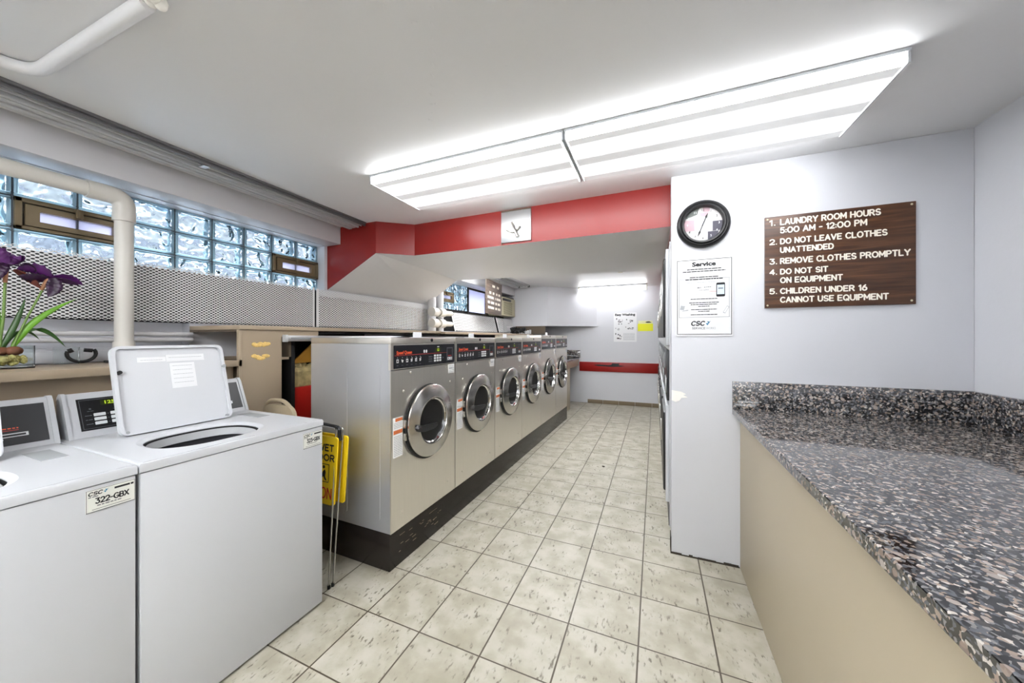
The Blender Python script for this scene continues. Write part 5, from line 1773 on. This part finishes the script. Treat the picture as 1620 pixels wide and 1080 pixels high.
# ------------------------------------------------------------------ flowers, headset on the tan shelf
SZ = 1.198
vs_ = thing('flower_vase', 'square glass vase of dark purple irises on the tan wall shelf', 'vase', (-2.57, 0.52, SZ), world=True)
b = B()
outv = rr2(-2.635, -2.505, 0.455, 0.585, 0.006, 3)
innv = rr2(-2.630, -2.510, 0.460, 0.580, 0.005, 3)
b = B()
n = len(outv)
vv = [(x, y, SZ) for x, y in outv] + [(x, y, SZ + 0.098) for x, y in outv] + [(x, y, SZ + 0.098) for x, y in innv] + [(x, y, SZ + 0.008) for x, y in innv]
ff = [list(range(n))[::-1]] + [[l * n + i, l * n + (i + 1) % n, (l + 1) * n + (i + 1) % n, (l + 1) * n + i] for l in range(3) for i in range(n)] + [[3 * n + i for i in range(n)]]
b.raw(vv, ff).part('glass', M['glass'], vs_)
b = B()
for k in range(60):
    b.ball((rr_.uniform(-2.618, -2.522), rr_.uniform(0.472, 0.568), SZ + 0.018 + rr_.uniform(0, 0.034)), rr_.uniform(0.009, 0.013), sub=1)
b.part('pebbles', M['pebble'], vs_, smooth=60)['kind'] = 'stuff'
for x_, y_ in ((-2.57, 0.508), (-2.56, 0.540)):
    B().ball((x_, y_, SZ + 0.075), 0.026, 1, 1, 0.8).part('bulb', M['bulb'], vs_)


def leaf(base, mid, tip, wid, m, name='leaf', thick=0.0015, fold=0.25, wav=0.0, n=16, wdir=None):
    b0, m0, t0 = Vector(base), Vector(mid), Vector(tip)
    vs, fs = [], []
    for i in range(n + 1):
        s = i / n
        p = b0 * (1 - s) ** 2 + m0 * 2 * s * (1 - s) + t0 * s * s
        tg = ((m0 - b0) * (1 - s) + (t0 - m0) * s).normalized()
        sd = (wdir or Vector((0.35, 0.93, 0)))
        sd = (sd - tg * sd.dot(tg)).normalized()
        nm = tg.cross(sd).normalized()
        wl = wid * (math.sin(PI * min(1, s * 0.9 + 0.10)) ** 0.8) * (1 if s < 0.98 else 0.2)
        rf_ = wav * math.sin(i * 2.3)
        for k in (-1, -0.5, 0, 0.5, 1):
            vs.append(p + sd * (wl * k * (1 + rf_ * 0.4 * abs(k))) + nm * (fold * wl * abs(k) + rf_ * wl * k))
    for i in range(n):
        for k in range(4):
            a = i * 5 + k
            fs.append([a, a + 1, a + 6, a + 5])
    o = B().raw(vs, fs).part(name, m, vs_, smooth=60)
    sm = o.modifiers.new('thickness', 'SOLIDIFY')
    sm.thickness = thick
    return o


X = -2.56
BZ_ = SZ + 0.085
leaf((X, 0.505, BZ_), (X, 0.495, 1.36), (X - 0.01, 0.500, 1.53), 0.012, M['leaf'])
leaf((X, 0.505, BZ_), (X + 0.01, 0.54, 1.36), (X - 0.02, 0.575, 1.51), 0.010, M['leafdark'])
leaf((X, 0.535, BZ_), (X, 0.575, 1.42), (X + 0.01, 0.712, 1.515), 0.012, M['leaf'])
leaf((X, 0.535, BZ_), (X, 0.560, 1.36), (X - 0.01, 0.600, 1.40), 0.012, M['leaf'])
leaf((X, 0.540, 1.30), (X, 0.590, 1.45), (X + 0.01, 0.680, 1.285), 0.011, M['leafdark'])
leaf((X, 0.500, BZ_), (X + 0.03, 0.46, 1.40), (X + 0.02, 0.42, 1.48), 0.011, M['leafdark'])
leaf((X, 0.515, BZ_), (X - 0.03, 0.56, 1.42), (X - 0.05, 0.62, 1.32), 0.008, M['leafdark'])
B().tube([(X, 0.535, BZ_), (X, 0.575, 1.42), (X, 0.625, 1.575)], 0.0038, 8).part('stem', M['stem'], vs_)
B().tube([(X, 0.505, BZ_), (X, 0.515, 1.42), (X, 0.520, 1.60)], 0.0045, 8).part('stem', M['stem'], vs_)
B().tube([(X, 0.612, 1.545), (X, 0.632, 1.598)], 0.007, 8, radii=[0.006, 0.009]).part('sheath', M['bud'], vs_)
B().tube([(X, 0.519, 1.565), (X, 0.520, 1.635)], 0.007, 8, radii=[0.006, 0.009]).part('sheath', M['bud'], vs_)
V_ = Vector
UP = V_((0.45, 0.2, 0.9))
leaf((X, 0.638, 1.605), (X + 0.01, 0.60, 1.655), (X, 0.545, 1.625), 0.026, M['petalbright'], 'petal', wav=0.25, wdir=UP)
leaf((X, 0.636, 1.60), (X + 0.02, 0.585, 1.59), (X + 0.01, 0.550, 1.600), 0.022, M['petal'], 'petal', wav=0.3, wdir=UP)
leaf((X, 0.640, 1.605), (X, 0.690, 1.625), (X, 0.735, 1.585), 0.020, M['petalbright'], 'petal', wav=0.35, wdir=UP)
leaf((X, 0.640, 1.600), (X + 0.02, 0.68, 1.60), (X + 0.01, 0.72, 1.580), 0.012, M['petal'], 'petal', wav=0.3, wdir=UP)
leaf((X + 0.01, 0.640, 1.605), (X + 0.03, 0.655, 1.56), (X + 0.02, 0.625, 1.515), 0.024, M['petal'], 'petal', wav=0.3)
leaf((X, 0.522, 1.640), (X + 0.01, 0.505, 1.70), (X, 0.47, 1.71), 0.026, M['petalbright'], 'petal', wav=0.3)
leaf((X, 0.522, 1.640), (X + 0.01, 0.545, 1.71), (X, 0.565, 1.665), 0.026, M['petalbright'], 'petal', wav=0.3)
leaf((X + 0.01, 0.520, 1.645), (X + 0.03, 0.49, 1.62), (X + 0.02, 0.485, 1.555), 0.026, M['petal'], 'petal', wav=0.3)
leaf((X, 0.525, 1.645), (X + 0.01, 0.57, 1.67), (X, 0.60, 1.625), 0.016, M['petal'], 'petal', wav=0.3)
leaf((X, 0.540, 1.625), (X, 0.58, 1.60), (X, 0.615, 1.548), 0.014, M['petalbrown'], 'petal', wav=0.25)

hd = thing('headset', 'black curved headset lying on the tan shelf beside the flowers', 'headset', (-2.70, 0.77, SZ), world=True)
pts = []
for i in range(15):
    a = math.radians(160 + i * 16.5)
    pts.append((-2.68, 0.765 + 0.048 * math.cos(a), 1.249 + 0.040 * math.sin(a)))
B().tube(pts, 0.0075, 10).part('band', M['rubber'], hd)
B().tube([(-2.68, 0.722, 1.262), (-2.675, 0.735, 1.270)], 0.011, 10).part('ear_piece', M['black'], hd)
B().tube([(-2.68, 0.772, 1.268), (-2.675, 0.800, 1.264)], 0.010, 10).part('ear_piece', M['black'], hd)
bx = B()
bx.box(-2.745, -2.715, 0.69, 0.77, SZ + 0.0005, SZ + 0.085, bev=0.003)
bx.single('plastic_box', M['glass'], 'clear plastic box standing behind the black headset', 'box')
B().box(-2.70, -2.60, 0.845, 0.868, SZ + 0.0005, SZ + 0.012, bev=0.003).single('cable_stub', M['rubber'], 'small black strip on the shelf beside the drain pipe', 'strip')
B().ball((-0.487 + 0.0, 3.62, 0.006), 0.012, 1.3, 0.8, 0.5).single('floor_debris', M['grime'], 'small dark crumb on the tiled floor of the aisle', 'debris')
